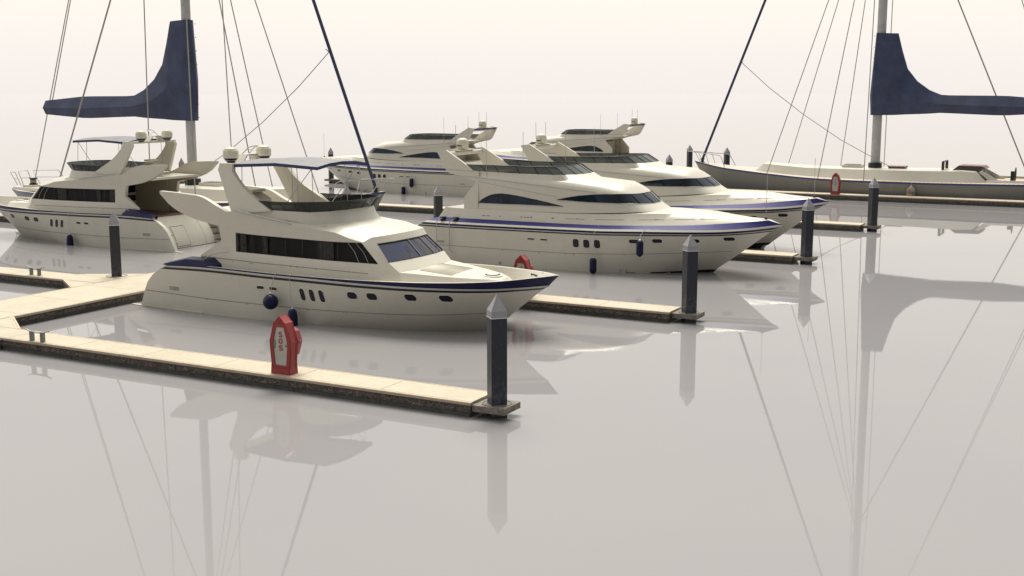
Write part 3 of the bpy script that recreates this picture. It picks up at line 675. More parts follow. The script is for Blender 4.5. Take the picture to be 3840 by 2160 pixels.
# ------------------------------------------------------------------ yacht with hard arch and curved windows
def build_arch_yacht(loc, rz, label):
    T = thing('motor_yacht', loc, rz, label, 'motor yacht', 'flybridge yachts with broad blue side bands')
    zr = sm([(.7, 1.60), (5, 1.63), (10.2, 1.68), (12.3, 1.74), (15.2, 1.785), (16.5, 1.87), (17.25, 1.955), (17.7, 2.01)])
    br = sm([(.5, 2.42), (2, 2.6), (6, 2.72), (9.8, 2.70), (12.3, 2.45), (14.5, 1.85), (16.2, 1.05), (17.7, 0)])
    be = sm([(1.6, 2.14), (3, 2.3), (9, 2.3), (12, 2.1), (14.5, 1.42), (16.2, .68), (17.14, .22)])
    ze = sm([(1.6, 2.05), (9, 2.07), (12.1, 2.15), (14.5, 2.24), (15.3, 2.30), (16.5, 2.40), (17.14, 2.465)])
    zk = sm([(0, .76), (8, .78), (11, .86), (14, .98), (16.1, 1.06)])
    R = [(0.5, 13.7, sm([(0.5, 1.6), (7, 1.9), (10, 1.4), (13.7, 0)]), lambda x: -.6),
         (0.5, 14.62, sm([(.5, 2.45), (4, 2.68), (7, 2.7), (9.8, 2.5), (11.5, 2.0), (12.94, 1.26), (14.62, 0)]), lambda x: 0.0),
         (0.5, 16.05, sm([(.5, 2.48), (4, 2.70), (8, 2.7), (10.5, 2.48), (12.5, 1.98), (14, 1.35), (15.2, .65), (16.05, 0)]), zk),
         (0.62, 17.2, lambda x: br(x * 17.7 / 17.2), lambda x: zr(x)),
         (0.75, 17.3, lambda x: br(x * 17.7 / 17.3) + .01, lambda x: zr(x) + .055),
         (0.80, 17.36, lambda x: br(x * 17.7 / 17.36) + .01, lambda x: zr(x) + .10),
         (1.03, 17.66, lambda x: max(br(x * 17.7 / 17.66) - .0, 0), lambda x: zr(x) + .19),
         (1.17, 17.72, lambda x: max(br(x * 17.7 / 17.72) - .09, 0), lambda x: zr(x) + .275),
         (1.70, 17.14, be, ze)]
    H = Hull(R, 40); yf = H.y
    h = MB(); 
    for i in range(3): h.grid([H.pts(i), H.pts(i + 1)], 'cream', True)
    h.grid([H.pts(6), H.pts(7)], 'cream', True)
    for sg in (1,):
        A = [H.pts(i)[0] for i in range(9)]; h.grid([A, [(x, -y, z) for x, y, z in A]], 'cream')
    strip_on(h, yf, [(x, zk(x)) for x in lin(.7, 15.6, 44)], .022, 'groove', .006)
    for x in (5.4, 7.3, 8.6, 9.0, 11.3, 11.45, 12.9, 15.0):
        for sg in (1, -1): h.poly([(x + dx, sg * (yf(x, .72) + .012), zk(x) - .07 + dz) for dx, dz in ((0, 0), (.04, 0), (.04, .035), (0, .035))], 'seam')
    h.build('hull', T)
    b = MB()       # antifouling shows along the bow
    aw = [(10.0, .005), (11.5, .02), (12.5, .05), (13.3, .09), (14.0, .12), (14.45, .135)]
    b.grid([[(x, max(yf(x, z) if abs(z) > 1e-6 else yf(x, 1e-4), 0) + .012, z) for x, z in [(min(q, 14.0 if f < -.2 else 15), f if f < .5 else w) for q, w in aw]] for f in (-.42, 0.0, 1.0)], 'antifoul', True)
    b.poly([(14.45, .012 + yf(14.45, .135), .135), (14.45, .012 + yf(14.45, 1e-4), 0), (14.66, 0, 0), (14.83, 0, .135)], 'antifoul', True)
    b.build('antifouling', T)
    b = MB(); b.grid([H.pts(3), H.pts(4)], 'black', True); b.build('dark_stripe', T)
    b = MB(); b.grid([H.pts(4), H.pts(4, .03, .015), H.pts(5, .03, -.01), H.pts(5)], 'rail', True); b.build('rub_rail', T)
    b = MB(); b.grid([H.pts(5), H.pts(6)], 'navy', True); b.build('navy_stripe', T)
    b = MB(); b.grid([H.pts(7), H.pts(8)], 'blue', True)
    b.build('blue_band', T)
    # deck and raised trunk
    g = [(1.70, 2.12, 2.10), (3, 2.25, 2.2), (7.9, 2.22, 2.28), (9.8, 2.15, 2.31), (12.5, 1.78, 2.40), (14.2, 1.25, 2.46), (15.5, .78, 2.50), (16.6, .32, 2.49), (17.05, .12, 2.475)]
    tk = [(2.0, 2.06, 2.52), (3, 2.14, 2.50), (7.9, 2.12, 2.50), (9.8, 2.04, 2.54), (12.5, 1.6, 2.65), (14.2, .95, 2.66), (15.5, .5, 2.57), (16.6, .15, 2.50), (17.05, .04, 2.478)]
    cc = [(2.0, 0, 2.50), (3, 0, 2.5), (7.9, 0, 2.5), (9.8, 0, 2.55), (12.5, 0, 2.78), (14.2, 0, 2.70), (15.5, 0, 2.585), (16.6, 0, 2.505), (17.05, 0, 2.48)]
    ee = [(x, be(x), ze(x)) for x in (1.70, 3, 7.9, 9.8, 12.5, 14.2, 15.5, 16.6, 17.14)]
    def dens(L, n=4):
        fy = sm([(p[0], p[1]) for p in L]); fz = sm([(p[0], p[2]) for p in L]); out = []
        for i in range(len(L) - 1):
            for k in range(n): x = L[i][0] + (L[i + 1][0] - L[i][0]) * k / n; out.append((x, fy(x), fz(x)))
        return out + [L[-1]]
    E_, G_, K_, C_ = dens(ee), dens(g), dens(tk), dens(cc)
    b = MB(); b.grid([E_, G_, K_, C_], 'cream', True)
    b.poly([(1.70, 2.14, 2.05), (1.70, 2.12, 2.10), (2.0, 2.06, 2.52), (2.0, -2.06, 2.52), (1.7, -2.12, 2.1), (1.7, -2.14, 2.05)], 'cream')
    b.poly([(17.14, .22, 2.46), (17.05, .12, 2.475), (17.05, -.12, 2.475), (17.14, -.22, 2.46), (17.72, 0, 2.278)], 'cream')
    def gf(x, z): return ip([(p[0], p[1]) for p in g], x) + .0
    for i in range(8, len(G_) - 1):
        if i % 3 == 2: continue
        for sg in (1, -1):
            p, q = G_[i], G_[i + 1]; b.poly([(p[0], sg * (p[1] + .006), p[2] - .007), (q[0], sg * (q[1] + .006), q[2] - .007), (q[0], sg * (q[1] + .004), q[2] + .007), (p[0], sg * (p[1] + .004), p[2] + .007)], 'seam')
    for x0, w in ((4.1, .18), (4.35, .16), (5.0, .1), (6.1, .13), (6.3, .1), (6.45, .1), (6.6, .12), (7.7, .12), (8.9, .12), (12.5, .16), (12.85, .16), (14.4, .2)):
        for sg in (1, -1):
            y = ip([(p[0], p[1]) for p in g], x0); z = ip([(p[0], p[2]) for p in g], x0); y2 = ip([(p[0], p[1]) for p in g], x0 + w)
            b.poly([(x0, sg * (y + .012), z - .02), (x0 + w, sg * (y2 + .012), z - .02), (x0 + w, sg * (y2 + .008), z + .02), (x0, sg * (y + .008), z + .02)], 'seam')
    b.build('foredeck', T, 40)
    # deckhouse loft rows from aft to the front centre
    def rw(L): return L
    foot = [(3.7, 2.05, 2.50), (4.5, 2.05, 2.50), (6, 2.04, 2.50), (7.5, 2.03, 2.51), (9, 1.99, 2.54), (10.3, 1.93, 2.60), (11.2, 1.78, 2.65), (11.8, 1.5, 2.68), (12.2, 1.08, 2.69), (12.45, .55, 2.70), (12.55, 0, 2.72)]
    w1 = [(3.7, 1.98, 2.78), (4.5, 1.98, 2.79), (6, 1.98, 2.81), (7.5, 1.97, 2.86), (8.9, 1.93, 3.03), (10.0, 1.88, 3.03), (10.85, 1.76, 3.03), (11.38, 1.5, 3.03), (11.7, 1.08, 3.0), (11.9, .55, 2.98), (11.97, 0, 2.98)]
    w2 = [(3.7, 1.97, 3.30), (4.5, 1.97, 3.30), (6, 1.96, 3.30), (7.5, 1.94, 3.29), (8.7, 1.90, 3.30), (9.7, 1.85, 3.40), (10.55, 1.70, 3.45), (11.0, 1.36, 3.445), (11.22, .95, 3.43), (11.36, .48, 3.43), (11.4, 0, 3.44)]
    r1 = [(3.7, 1.97, 3.97), (4.5, 1.96, 3.90), (6, 1.95, 3.79), (7.5, 1.93, 3.67), (8.6, 1.90, 3.62), (9.5, 1.82, 3.64), (10.25, 1.60, 3.65), (10.7, 1.28, 3.64), (10.92, .88, 3.64), (11.05, .45, 3.65), (11.1, 0, 3.66)]
    rm = [(3.7, 1.90, 4.06), (4.5, 1.89, 4.02), (6, 1.88, 3.96), (7.5, 1.86, 3.90), (8.5, 1.76, 3.88), (9.3, 1.58, 3.86), (9.95, 1.30, 3.85), (10.35, 1.0, 3.85), (10.55, .7, 3.86), (10.66, .35, 3.87), (10.7, 0, 3.87)]
    r2 = [(3.7, 1.85, 4.10), (4.5, 1.85, 4.07), (6, 1.84, 4.01), (7.2, 1.82, 3.95), (7.9, 1.70, 3.95), (8.3, 1.50, 3.96), (8.6, 1.2, 3.98), (8.76, .95, 3.99), (8.84, .7, 4.0), (8.88, .35, 4.01), (8.9, 0, 4.01)]
    ct = [(3.7, 1.80, 4.245), (4.6, 1.80, 4.235), (6, 1.80, 4.20), (7.0, 1.78, 4.19), (7.7, 1.68, 4.195), (8.0, 1.50, 4.20), (8.2, 1.22, 4.20), (8.34, .95, 4.20), (8.42, .7, 4.20), (8.47, .35, 4.20), (8.5, 0, 4.20)]
    rows = [foot, w1, w2, r1, rm, r2, ct]
    def upsmooth(L, n=3):
        out = []
        for i in range(len(L) - 1):
            p0 = Vector(L[max(i - 1, 0)]); p1 = Vector(L[i]); p2 = Vector(L[i + 1]); p3 = Vector(L[i + 2]) if i + 2 < len(L) else Vector((L[i][0], -L[i][1], L[i][2]))
            for k in range(n):
                t = k / n; q = 0.5 * ((2 * p1) + (p2 - p0) * t + (2 * p0 - 5 * p1 + 4 * p2 - p3) * t * t + (-p0 + 3 * p1 - 3 * p2 + p3) * t ** 3); out.append(tuple(q))
        return out + [L[-1]]
    RS = [upsmooth(r) for r in rows]
    b = MB(); b.grid(RS, 'cream', True)
    ci = [(x - .08, max(y - .1, 0), z) for x, y, z in RS[6]]; b.grid([RS[6], ci, [(x, y, 3.85) for x, y, z in ci]], 'cream', True)
    b.build('deckhouse', T, 45)
    def hy(x, z):
        prev = None
        for L in rows:
            zz = ip([(p[0], p[2]) for p in L[:8]], x); bb = ip([(p[0], p[1]) for p in L[:8]], x)
            if prev and z <= zz: return prev[1] + (bb - prev[1]) * (z - prev[0]) / max(zz - prev[0], 1e-5)
            prev = (zz, bb)
        return prev[1]
    def ply(x, z): return ip([(2.4, 2.07), (2.5, 2.05), (2.79, 1.98), (3.3, 1.97), (3.97, 1.97), (4.3, 1.93), (5.2, 1.86)], z)
    quarter = [(3.0, 2.40), (3.0, 3.06), (3.12, 3.20), (3.66, 3.77), (3.0, 3.96), (2.41, 4.07), (2.16, 4.12), (2.02, 4.20), (1.90, 4.33), (1.76, 4.57), (1.42, 5.14), (1.92, 5.20), (3.04, 4.55), (3.42, 4.27), (3.76, 4.24), (3.76, 2.40)]
    b = MB(); b.plate(quarter, [], ply, .14, 'cream', True)
    strip_on(b, ply, [(1.9, 4.31), (3.5, 4.245)], .012, 'seam', .003)
    b.build('aft_quarter', T, 25)
    b = MB()
    pts = lin(2.5, 9.7, 30)
    def hy2(x, z): return ply(x, z) if x < 3.74 else hy(x, z)
    ln = [(x, ip([(2.47, 4.07), (5, 3.87), (9.31, 3.52), (9.7, 3.50)], x)) for x in pts]
    for sg in (1, -1): b.tube([(x, sg * (hy2(x, z) + .008), z) for x, z in ln], .016, 'steel', 5)
    b.build('roof_rail', T)
    b = MB(); strip_on(b, hy2, [(x, ip([(3.6, 3.80), (5.77, 3.50), (7.86, 3.22)], x)) for x in lin(3.75, 7.86, 16)], .012, 'groove', .006); b.build('side_crease', T)
    # windows
    aw = [(3.75, 2.78), (3.95, 2.95), (4.25, 3.12), (4.58, 3.22), (4.95, 3.26), (5.35, 3.24), (5.8, 3.19), (6.86, 3.04), (7.5, 2.93), (8.17, 2.80), (7.3, 2.795), (6.16, 2.80), (5.0, 2.78)]
    for sg in (1, -1):
        b = MB(); dl = []
        for i in range(len(aw)):
            p, q = aw[i], aw[(i + 1) % len(aw)]
            for k in range(3): dl.append((p[0] + (q[0] - p[0]) * k / 3, p[1] + (q[1] - p[1]) * k / 3))
        up = [p for p in aw[:10]]; dn = [aw[0]] + [aw[12], aw[11], aw[10], aw[9]]
        xs = lin(3.75, 8.17, 22)
        U = [(x, ip(up, x)) for x in xs]; D = [(x, ip(dn, x)) for x in xs]
        b.grid([[(x, sg * (hy(x, z) + .012), z) for x, z in D], [(x, sg * (hy(x, (z + z2) / 2) + .012), (z + z2) / 2) for (x, z), (_, z2) in zip(D, U)], [(x, sg * (hy(x, z) + .012), z) for x, z in U]], 'blueglass')
        w = b.build('side_window', T)
        b = MB()
        b.tube([(x, sg * (hy(x, z) + .01), z) for x, z in U], .014, 'screenframe', 5); b.tube([(x, sg * (hy(x, z) + .012), z - .01) for x, z in D], .014, 'rail', 5)
        b.tube([(4.95, sg * (hy(4.95, 2.8) + .014), 2.8), (4.95, sg * (hy(4.95, 3.2) + .014), 3.25)], .008, 'seam', 5)
        b.build('window_frame', w)
    # forward wrap-around windshield
    ds = [(7.85, 3.09), (8.3, 3.085), (8.9, 3.06), (9.5, 3.045)]; us = [(7.85, 3.10), (8.3, 3.20), (8.9, 3.305), (9.5, 3.375)]
    lo = [(x, hy(x, z) + .012, z) for x, z in ds]; hi = [(x, hy(x, z) + .012, z) for x, z in us]
    for i in range(len(RS[1])):
        if RS[1][i][0] > 9.95:
            p, q = Vector(RS[1][i]), Vector(RS[2][i]); o = Vector((.012 if p.y < 1.4 else .004, .012 if p.y > .8 else 0, .004))
            lo.append(tuple(p + (q - p) * .04 + o)); hi.append(tuple(p + (q - p) * .97 + o))
    lo = [(x, y if i < len(lo) - 1 else 0, z) for i, (x, y, z) in enumerate(lo)]; hi = [(x, y if i < len(hi) - 1 else 0, z) for i, (x, y, z) in enumerate(hi)]
    b = MB(); b.grid([lo, hi], 'blueglass', True); ws_ = b.build('windshield', T, 60)
    b = MB()
    b.tube(hi + [(x, -y, z) for x, y, z in hi[::-1][1:]], .018, 'screenframe', 5); b.tube([(x, y, z - .015) for x, y, z in lo] + [(x, -y, z - .015) for x, y, z in lo[::-1][1:]], .018, 'rail', 5)
    for fr, w, mm in ((.33, .03, 'screenframe'), (.62, .022, 'screenframe'), (.86, .022, 'screenframe')):
        i = int(fr * (len(lo) - 1)); 
        for sg in (1, -1): b.tube([(hi[i][0], sg * hi[i][1], hi[i][2]), (lo[min(i + 1, len(lo) - 1)][0], sg * lo[min(i + 1, len(lo) - 1)][1], lo[i][2])], w, mm, 5)
    b.build('windshield_frame', ws_)
    b = MB()
    for y in (.9, -.9): b.tube([(11.55, y, 2.97), (11.5, y * .6, 3.2)], .01, 'black', 5)
    b.build('wiper', ws_)
    # flybridge screen
    sb = [(3.40, 1.79, 4.25), (4.75, 1.79, 4.225), (5.85, 1.79, 4.205), (6.8, 1.78, 4.195), (7.55, 1.70, 4.195), (8.0, 1.49, 4.20), (8.34, .94, 4.20), (8.46, .4, 4.20), (8.5, 0, 4.20)]
    st = [(2.95, 1.82, 4.55), (4.50, 1.82, 4.55), (5.63, 1.81, 4.55), (6.55, 1.79, 4.555), (7.1, 1.68, 4.56), (7.48, 1.44, 4.565), (7.74, .92, 4.57), (7.82, .4, 4.57), (7.85, 0, 4.57)]
    b = MB(); b.grid([sb, st], 'screen2', True); scn = b.build('flybridge_screen', T)
    b = MB(); b.tube(st + [(x, -y, z) for x, y, z in st[::-1][1:]], .018, 'screenframe', 5)
    L3 = [(sb[i], st[i]) for i in range(1, 8)] + [(((sb[i][0] + sb[i + 1][0]) / 2, (sb[i][1] + sb[i + 1][1]) / 2, sb[i][2]), ((st[i][0] + st[i + 1][0]) / 2, (st[i][1] + st[i + 1][1]) / 2, 4.55)) for i in (0, )]
    for p, q in L3:
        for sg in (1, -1): b.tube([(p[0], sg * p[1], p[2]), (q[0], sg * q[1], q[2])], .022, 'screenframe', 5)
    b.build('screen_frame', scn)
    b = MB(); b.box((2.8, -1.82, 4.075), (3.8, 1.82, 4.12), 'cream'); b.box((3.7, -1.8, 3.80), (8.0, 1.8, 3.88), 'cream')
    b.poly([(2.8, 1.82, 4.07), (2.8, -1.82, 4.07), (3.75, -1.82, 3.82), (3.75, 1.82, 3.82)], 'cream'); b.box((3.76, -1.82, 3.78), (4.28, 1.82, 3.83), 'cream')
    b.build('flybridge_deck', T)
    b = MB(); b.box((4.3, -1.9, 2.5), (4.36, 1.9, 3.8), 'cream_in')
    bk = b.build('aft_bulkhead', T)
    b = MB(); b.box((4.27, -.45, 2.5), (4.30, .45, 3.55), 'rim'); b.box((4.26, -.32, 2.6), (4.275, .32, 3.45), 'darkglass'); b.build('saloon_door', bk)
    b = MB(); b.box((4.2, -1.2, 3.58), (4.3, 1.2, 3.66), 'maroon'); b.build('door_lintel', bk)
    # arch bar, dome, aerials
    b = MB(); b.tube([(1.80, -1.8, 5.00), (1.80, 1.8, 5.00)], .11, 'cream', 12); b.box((1.52, -1.76, 5.00), (1.72, 1.76, 5.10), 'blue'); b.box((1.505, -1.76, 5.03), (1.522, 1.76, 5.06), 'navy')
    b.box((1.45, -.85, 5.12), (2.0, .85, 5.15), 'cream'); b.build('arch_bar', T)
    b = MB(); b.lathe([(.25, 0), (.295, .04), (.30, .36), (.285, .44), (.22, .51), (.12, .55), (.001, .56)], (1.75, 0, 5.15), 'dome', 18); dm = b.build('radar_dome', T, 50)
    b = MB()
    for sg in (1, -1):
        for i in range(5): b.box((1.62 + .05 * i, sg * (.292 - .012 * abs(i - 2.4)), 5.30), (1.65 + .05 * i, sg * .302, 5.38), 'numbers')
    b.build('dome_mark', dm)
    for x, y, z0, z1 in ((1.72, .6, 5.14, 6.35), (1.72, -.6, 5.14, 6.35), (4.12, 1.86, 4.02, 5.98), (4.12, -1.86, 4.02, 5.98), (16.97, 0, 2.49, 4.45)):
        b = MB(); b.tube([(x, y, z0), (x, y, z1)], .012, 'steel', 5); b.lathe([(.06, 0), (.06, .1)], (x, y, z0 - .03), 'rim' if x < 16 else 'black', 8); b.build('aerial', T)
    for x, z in ((9.14, 1.27), (9.64, 1.27), (10.14, 1.28)): porthole(T, yf, x, z, .28, .37, .35, -.04)
    for x, z in ((11.8, 1.47), (12.8, 1.52), (14.3, 1.55), (15.65, 1.64)): porthole(T, yf, x, z, .42, .17, .5, 0)
    for x in (6.9, 7.55): porthole(T, yf, x, 1.335, .34, .06, .4, name='vent_slot')
    grille(T, yf, 1.8, .85, .5, .16)
    for sg in (1, -1):
        b = MB()
        for x, z in ((5.3, .12), (11.1, .13), (11.3, .12), (14.1, .22)): b.lathe([(.055, 0), (.05, .02)], (x, z, 0), 'rail', 10)
        o = MB()
        for x, z in ((5.3, .12), (11.1, .13), (11.35, .12), (13.9, .2)):
            y = yf(x, z) + .012; n = 10; o.add([(x + .06 * math.cos(a), sg * y, z + .06 * math.sin(a)) for a in [2 * PI * k / n for k in range(n)]], [list(range(n))], 'seam')
            o.add([(x + .03 + .035 * math.cos(a), sg * (y + .01), z + .035 * math.sin(a)) for a in [2 * PI * k / n for k in range(n)]], [list(range(n))], 'rail')
        o.build('skin_fitting', T)
    return T

# ------------------------------------------------------------------ sailing yacht
def build_sail_yacht(loc, rz, label):
    T = thing('sailing_yacht', loc, rz, label, 'sailing yacht', 'large sailing yachts with navy mainsail covers')
    zs = sm([(0, 1.42), (2.5, 1.36), (6, 1.40), (13, 1.35), (18, 1.36), (21, 1.41), (24.5, 1.58), (27, 1.74), (28.7, 1.86), (30.2, 2.06), (31.6, 2.27)])
    bs = sm([(.5, .12), (1.5, .95), (3, 1.85), (5, 2.75), (8, 3.4), (13, 3.72), (17, 3.78), (20.5, 3.55), (24.5, 2.75), (27.5, 1.85), (29.5, 1.1), (30.8, .5), (31.6, 0)])
    R = [(2.8, 28.6, sm([(2.8, .1), (10, 2.6), (17, 2.9), (24, 1.4), (28.6, 0)]), lambda x: -.7),
         (2.2, 29.9, sm([(2.2, .3), (5, 2.5), (10, 3.4), (17, 3.65), (22, 2.95), (26, 1.7), (29.9, 0)]), lambda x: 0.0),
         (1.3, 30.9, sm([(1.3, .25), (4, 2.3), (10, 3.55), (17, 3.72), (22, 3.15), (26, 2.05), (29.5, .7), (30.9, 0)]), lambda x: .72 + .4 * max(0, (x - 24) / 7)),
         (.62, 31.5, lambda x: bs(x * 31.6 / 31.5), lambda x: zs(x) - .13),
         (.6, 31.52, lambda x: bs(x * 31.6 / 31.52) + .03, lambda x: zs(x) - .10),
         (.5, 31.6, bs, zs)]
    H = Hull(R, 44)
    h = MB()
    for i in range(3): h.grid([H.pts(i), H.pts(i + 1)], 'greyhull', True)
    A = [H.pts(i)[0] for i in range(6)]; h.grid([A, [(x, -y, z) for x, y, z in A]], 'greyhull')
    for x in (13.6, 15.0, 21.5, 29.2):
        for sg in (1, -1):
            y = H.y(x, 1.05) + .012; n = 10; h.add([(x + .07 * math.cos(a), sg * y, 1.08 + .07 * math.sin(a)) for a in [2 * PI * k / n for k in range(n)]], [list(range(n))], 'rail')
            h.add([(x + .04 * math.cos(a), sg * (y + .006), 1.08 + .04 * math.sin(a)) for a in [2 * PI * k / n for k in range(n)]], [list(range(n))], 'seam')
    h.build('hull', T, 50)
    b = MB(); b.grid([H.pts(3), H.pts(4), H.pts(5)], 'bluegrey', True); b.build('gunwale_stripe', T)
    b = MB(); top = H.pts(5); inn = [(min(x, 31.3), max(y - .1, 0), z - .012) for x, y, z in top]
    b.grid([top, [(x, y, z) for x, y, z in inn]], 'cream', True)
    b.grid([inn, [(x, 0, z + .03) for x, y, z in inn]], 'teak', True); b.build('teak_deck', T)
    # cabin trunk
    cx = [26.1, 25.45, 24, 21.9, 18, 14, 11.6, 10.5, 9.5, 8.7]
    ct = [1.72, 2.25, 2.16, 2.05, 2.06, 2.08, 2.12, 2.15, 2.10, 1.42]; cb = [.9, 1.0, 1.25, 1.55, 1.95, 2.1, 2.1, 2.0, 1.9, 1.85]
    wb = [1.2, 1.35, 1.6, 1.95, 2.4, 2.6, 2.6, 2.5, 2.35, 1.9]
    b = MB()
    b.grid([[(x, w, zs(x) - .02) for x, w in zip(cx, wb)], [(x, w, z) for x, w, z in zip(cx, cb, ct)], [(x, w * .5, z + .05) for x, w, z in zip(cx, cb, ct)], [(x, 0, z + .06) for x, z in zip(cx, ct)]], 'cream', True)
    b.poly([(26.1, 1.2, zs(26) - .02), (26.1, .9, 1.72), (26.1, -.9, 1.72), (26.1, -1.2, zs(26) - .02)], 'cream')
    b.build('cabin_trunk', T, 25)
    b = MB()
    b.box((2.1, -.6, 1.40), (2.9, .6, 1.60), 'cream'); b.grid([[(x, y, 1.44) for x, y in ((3, 2.2), (8.6, 2.9))], [(x, y, 1.62) for x, y in ((3, 2.1), (8.6, 2.8))], [(x, y, 1.62) for x, y in ((3, 2.0), (8.6, 2.7))]], 'cream', True)
    b.poly([(1.0, .3, 1.46), (2.6, 1.4, 1.45), (5.5, 2.5, 1.46), (5.5, -2.5, 1.46), (2.6, -1.4, 1.45), (1.0, -.3, 1.46)], 'cream')
    b.build('aft_deck', T)
    b = MB(); b.box((17.9, -.45, 2.12), (19.4, .6, 2.32), 'cream'); hh = b.build('skylight', T); b = MB(); b.box((18.05, -.32, 2.33), (19.25, .45, 2.345), 'curtain'); b.build('pane', hh)
    b = MB(); b.box((14.7, -.55, 2.1), (15.9, .55, 2.22), 'maroon'); b.box((14.65, -.6, 2.222), (15.95, .6, 2.30), 'teaktop'); b.build('deck_hatch', T)
    # grab frame
    b = MB()
    for y in (.95, -.95): b.box((11.78, y - .05, 2.05), (11.98, y + .05, 2.74), 'maroon')
    b.box((11.80, -1.0, 2.742), (11.95, 1.0, 2.80), 'navy'); b.build('grab_frame', T)
    # doghouse: mahogany hood and sloping companionway
    b = MB()
    b.grid([[(11.2, y, 2.17) for y in (-1.15, 1.15)], [(10.75, y, 2.52) for y in (-1.0, 1.0)], [(9.1, y, 2.5) for y in (-1.0, 1.0)], [(8.85, y, 2.33) for y in (-1.2, 1.2)]], 'teaktop')
    b.grid([[(11.2, y, 2.17) for y in (-1.15, 1.15)], [(9.25, y, 2.12) for y in (-1.15, 1.15)], [(8.85, y, 2.33) for y in (-1.2, 1.2)]], 'maroon')
    for sg in (1, -1): b.poly([(11.2, sg * 1.15, 2.17), (10.75, sg * 1.0, 2.52), (9.1, sg * 1.0, 2.5), (8.85, sg * 1.2, 2.33), (9.25, sg * 1.15, 2.12)], 'maroon')
    b.build('companionway_hood', T)
    b = MB()
    for sg in (1, -1): b.plate([(9.3, 2.12), (9.1, 2.2), (7.7, 1.46), (8.5, 1.44)], [], lambda x, z: 1.6, .08, 'cream', True)
    b.grid([[(9.15, y, 2.15) for y in (-1.5, 1.5)], [(8.4, y, 1.5) for y in (-1.5, 1.5)]], 'collar'); b.build('companionway', T)
    b = MB(); b.box((7.0, -.12, 1.4), (7.25, .12, 2.15), 'collar'); wp = b.build('helm_pedestal', T)
    b = MB(); b.tube([(6.93, .50 * math.cos(a), 1.92 + .50 * math.sin(a)) for a in [2 * PI * k / 20 for k in range(21)]], .03, 'collar', 6, caps=False)
    for k in range(4): a = PI * k / 4; b.tube([(6.93, -.5 * math.cos(a), 1.92 - .5 * math.sin(a)), (6.93, .5 * math.cos(a), 1.92 + .5 * math.sin(a))], .014, 'collar', 5)
    b.build('helm_wheel', wp)
    # mast
    MX = 17.0; mz = [(2.1, .33), (42.5, .20)]
    b = MB(); vs = []
    for z, r in ((2.1, .34), (14, .32), (28, .28), (42.5, .18)):
        vs.append([(MX + r * 1.05 * math.cos(a), r * .72 * math.sin(a), z) for a in [2 * PI * k / 12 + .26 for k in range(13)]])
    b.grid(vs, 'alu'); ms = b.build('mast', T, 40)
    b = MB(); b.lathe([(.50, 0), (.52, .08), (.50, .38), (.44, .40)], (MX, 0, 2.12), 'collar', 10, rot=.3); b.build('mast_collar', ms)
    b = MB()
    for zz in (14.5, 27.0, 36.0): 
        b.box((MX - .06, -1.2 + zz * .02, zz), (MX + .1, 1.2 - zz * .02, zz + .06), 'alu')
    # boom
    b2 = MB(); b2.tube([(16.7, 0, 6.75), (4.1, 0, 6.85)], .15, 'alu', 10); b2.build('boom', T)
    # sail cover: thick six-sided sleeve, outline (lower, mid, upper)
    sta = [(3.88, 6.85, 6.84, 6.86, .02), (4.26, 6.41, 6.86, 7.32, .26), (7.75, 6.20, 6.83, 7.60, .40), (8.6, 6.2, 6.86, 7.62, .42), (11.8, 6.32, 6.96, 7.64, .42), (12.45, 6.34, 7.0, 7.68, .42), (13.3, 6.27, 7.1, 8.03, .42), (14.2, 6.23, 7.35, 8.68, .42), (14.95, 6.2, 7.7, 9.6, .42), (15.4, 6.17, 8.0, 10.95, .42), (15.76, 6.15, 8.3, 12.24, .42)]
    b = MB(); rr = []
    for x, lo_, mi_, hi_, w in sta:
        tw = w * .42; w *= 1.3; rr.append([(x, tw, lo_), (x, w, mi_), (x, tw * .6, hi_), (x, -tw * .6, hi_), (x, -w, mi_), (x, -tw, lo_), (x, tw, lo_)])
    fr = [[(16.6, .40, 6.14), (16.6, .44, 8.5), (16.5, .36, 12.26), (16.5, -.36, 12.26), (16.6, -.44, 8.5), (16.6, -.40, 6.14), (16.6, .4, 6.14)],
          [(17.35, .36, 6.13), (17.42, .40, 8.6), (17.27, .32, 12.3), (17.27, -.32, 12.3), (17.42, -.4, 8.6), (17.35, -.36, 6.13), (17.35, .36, 6.13)],
          [(17.52, .1, 6.13), (17.62, .12, 7.6), (17.36, .1, 12.3), (17.36, -.1, 12.3), (17.62, -.12, 7.6), (17.52, -.1, 6.13), (17.52, .1, 6.13)]]
    rr += fr; b.grid(rr, 'cover'); b.poly(rr[-1][:6], 'cover')
    cv = b.build('sail_cover', T, 22)
    b = MB()
    for k in range(8):
        z = 6.3 + k * .82
        for sg in (1, -1): b.box((17.40, sg * .33 - .015, z), (17.45, sg * .33 + .015, z + .05), 'cleat')
    b.build('cover_fastener', cv)
    # rigging
    def line(name, p, q, r, m='wire', n=6, mid=None):
        b = MB(); b.tube([p, q] if mid is None else [p] + mid + [q], r, m, n); return b.build(name, T)
    top = (MX, 0, 42.0); hnd = 27.0
    bsb = bs
    line('forestay', (30.9, 0, 2.45), (MX + .2, 0, 38.2), .10, 'forestay', 10)
    for sg in (1, -1):
        for x, yb in ((24.65, 2.9), (20.5, 3.62)):
            line('shroud', (x, sg * yb, zs(x)), (MX + .1, sg * .2, hnd), .035)
        b = MB(); b.tube([(17.05, sg * 3.75, zs(17.05)), (16.85, sg * 3.05, hnd), (MX, sg * .1, 41.0)], .035, 'wire', 6); b.build('shroud', T)
        b = MB(); b.tube([(MX, sg * .15, hnd - .1), (16.85, sg * 3.07, hnd)], .07, 'alu', 6); b.build('spreader', T)
    line('backstay', (2.5, 0, 1.45), (MX + .1, 0, 42.3), .035)
    line('topping_lift', (4.8, 0, 7.2), (MX - .05, 0, 42.2), .035)
    line('running_backstay', (6.05, -1.15, 1.5), (MX + .1, 0, 27.0), .055)
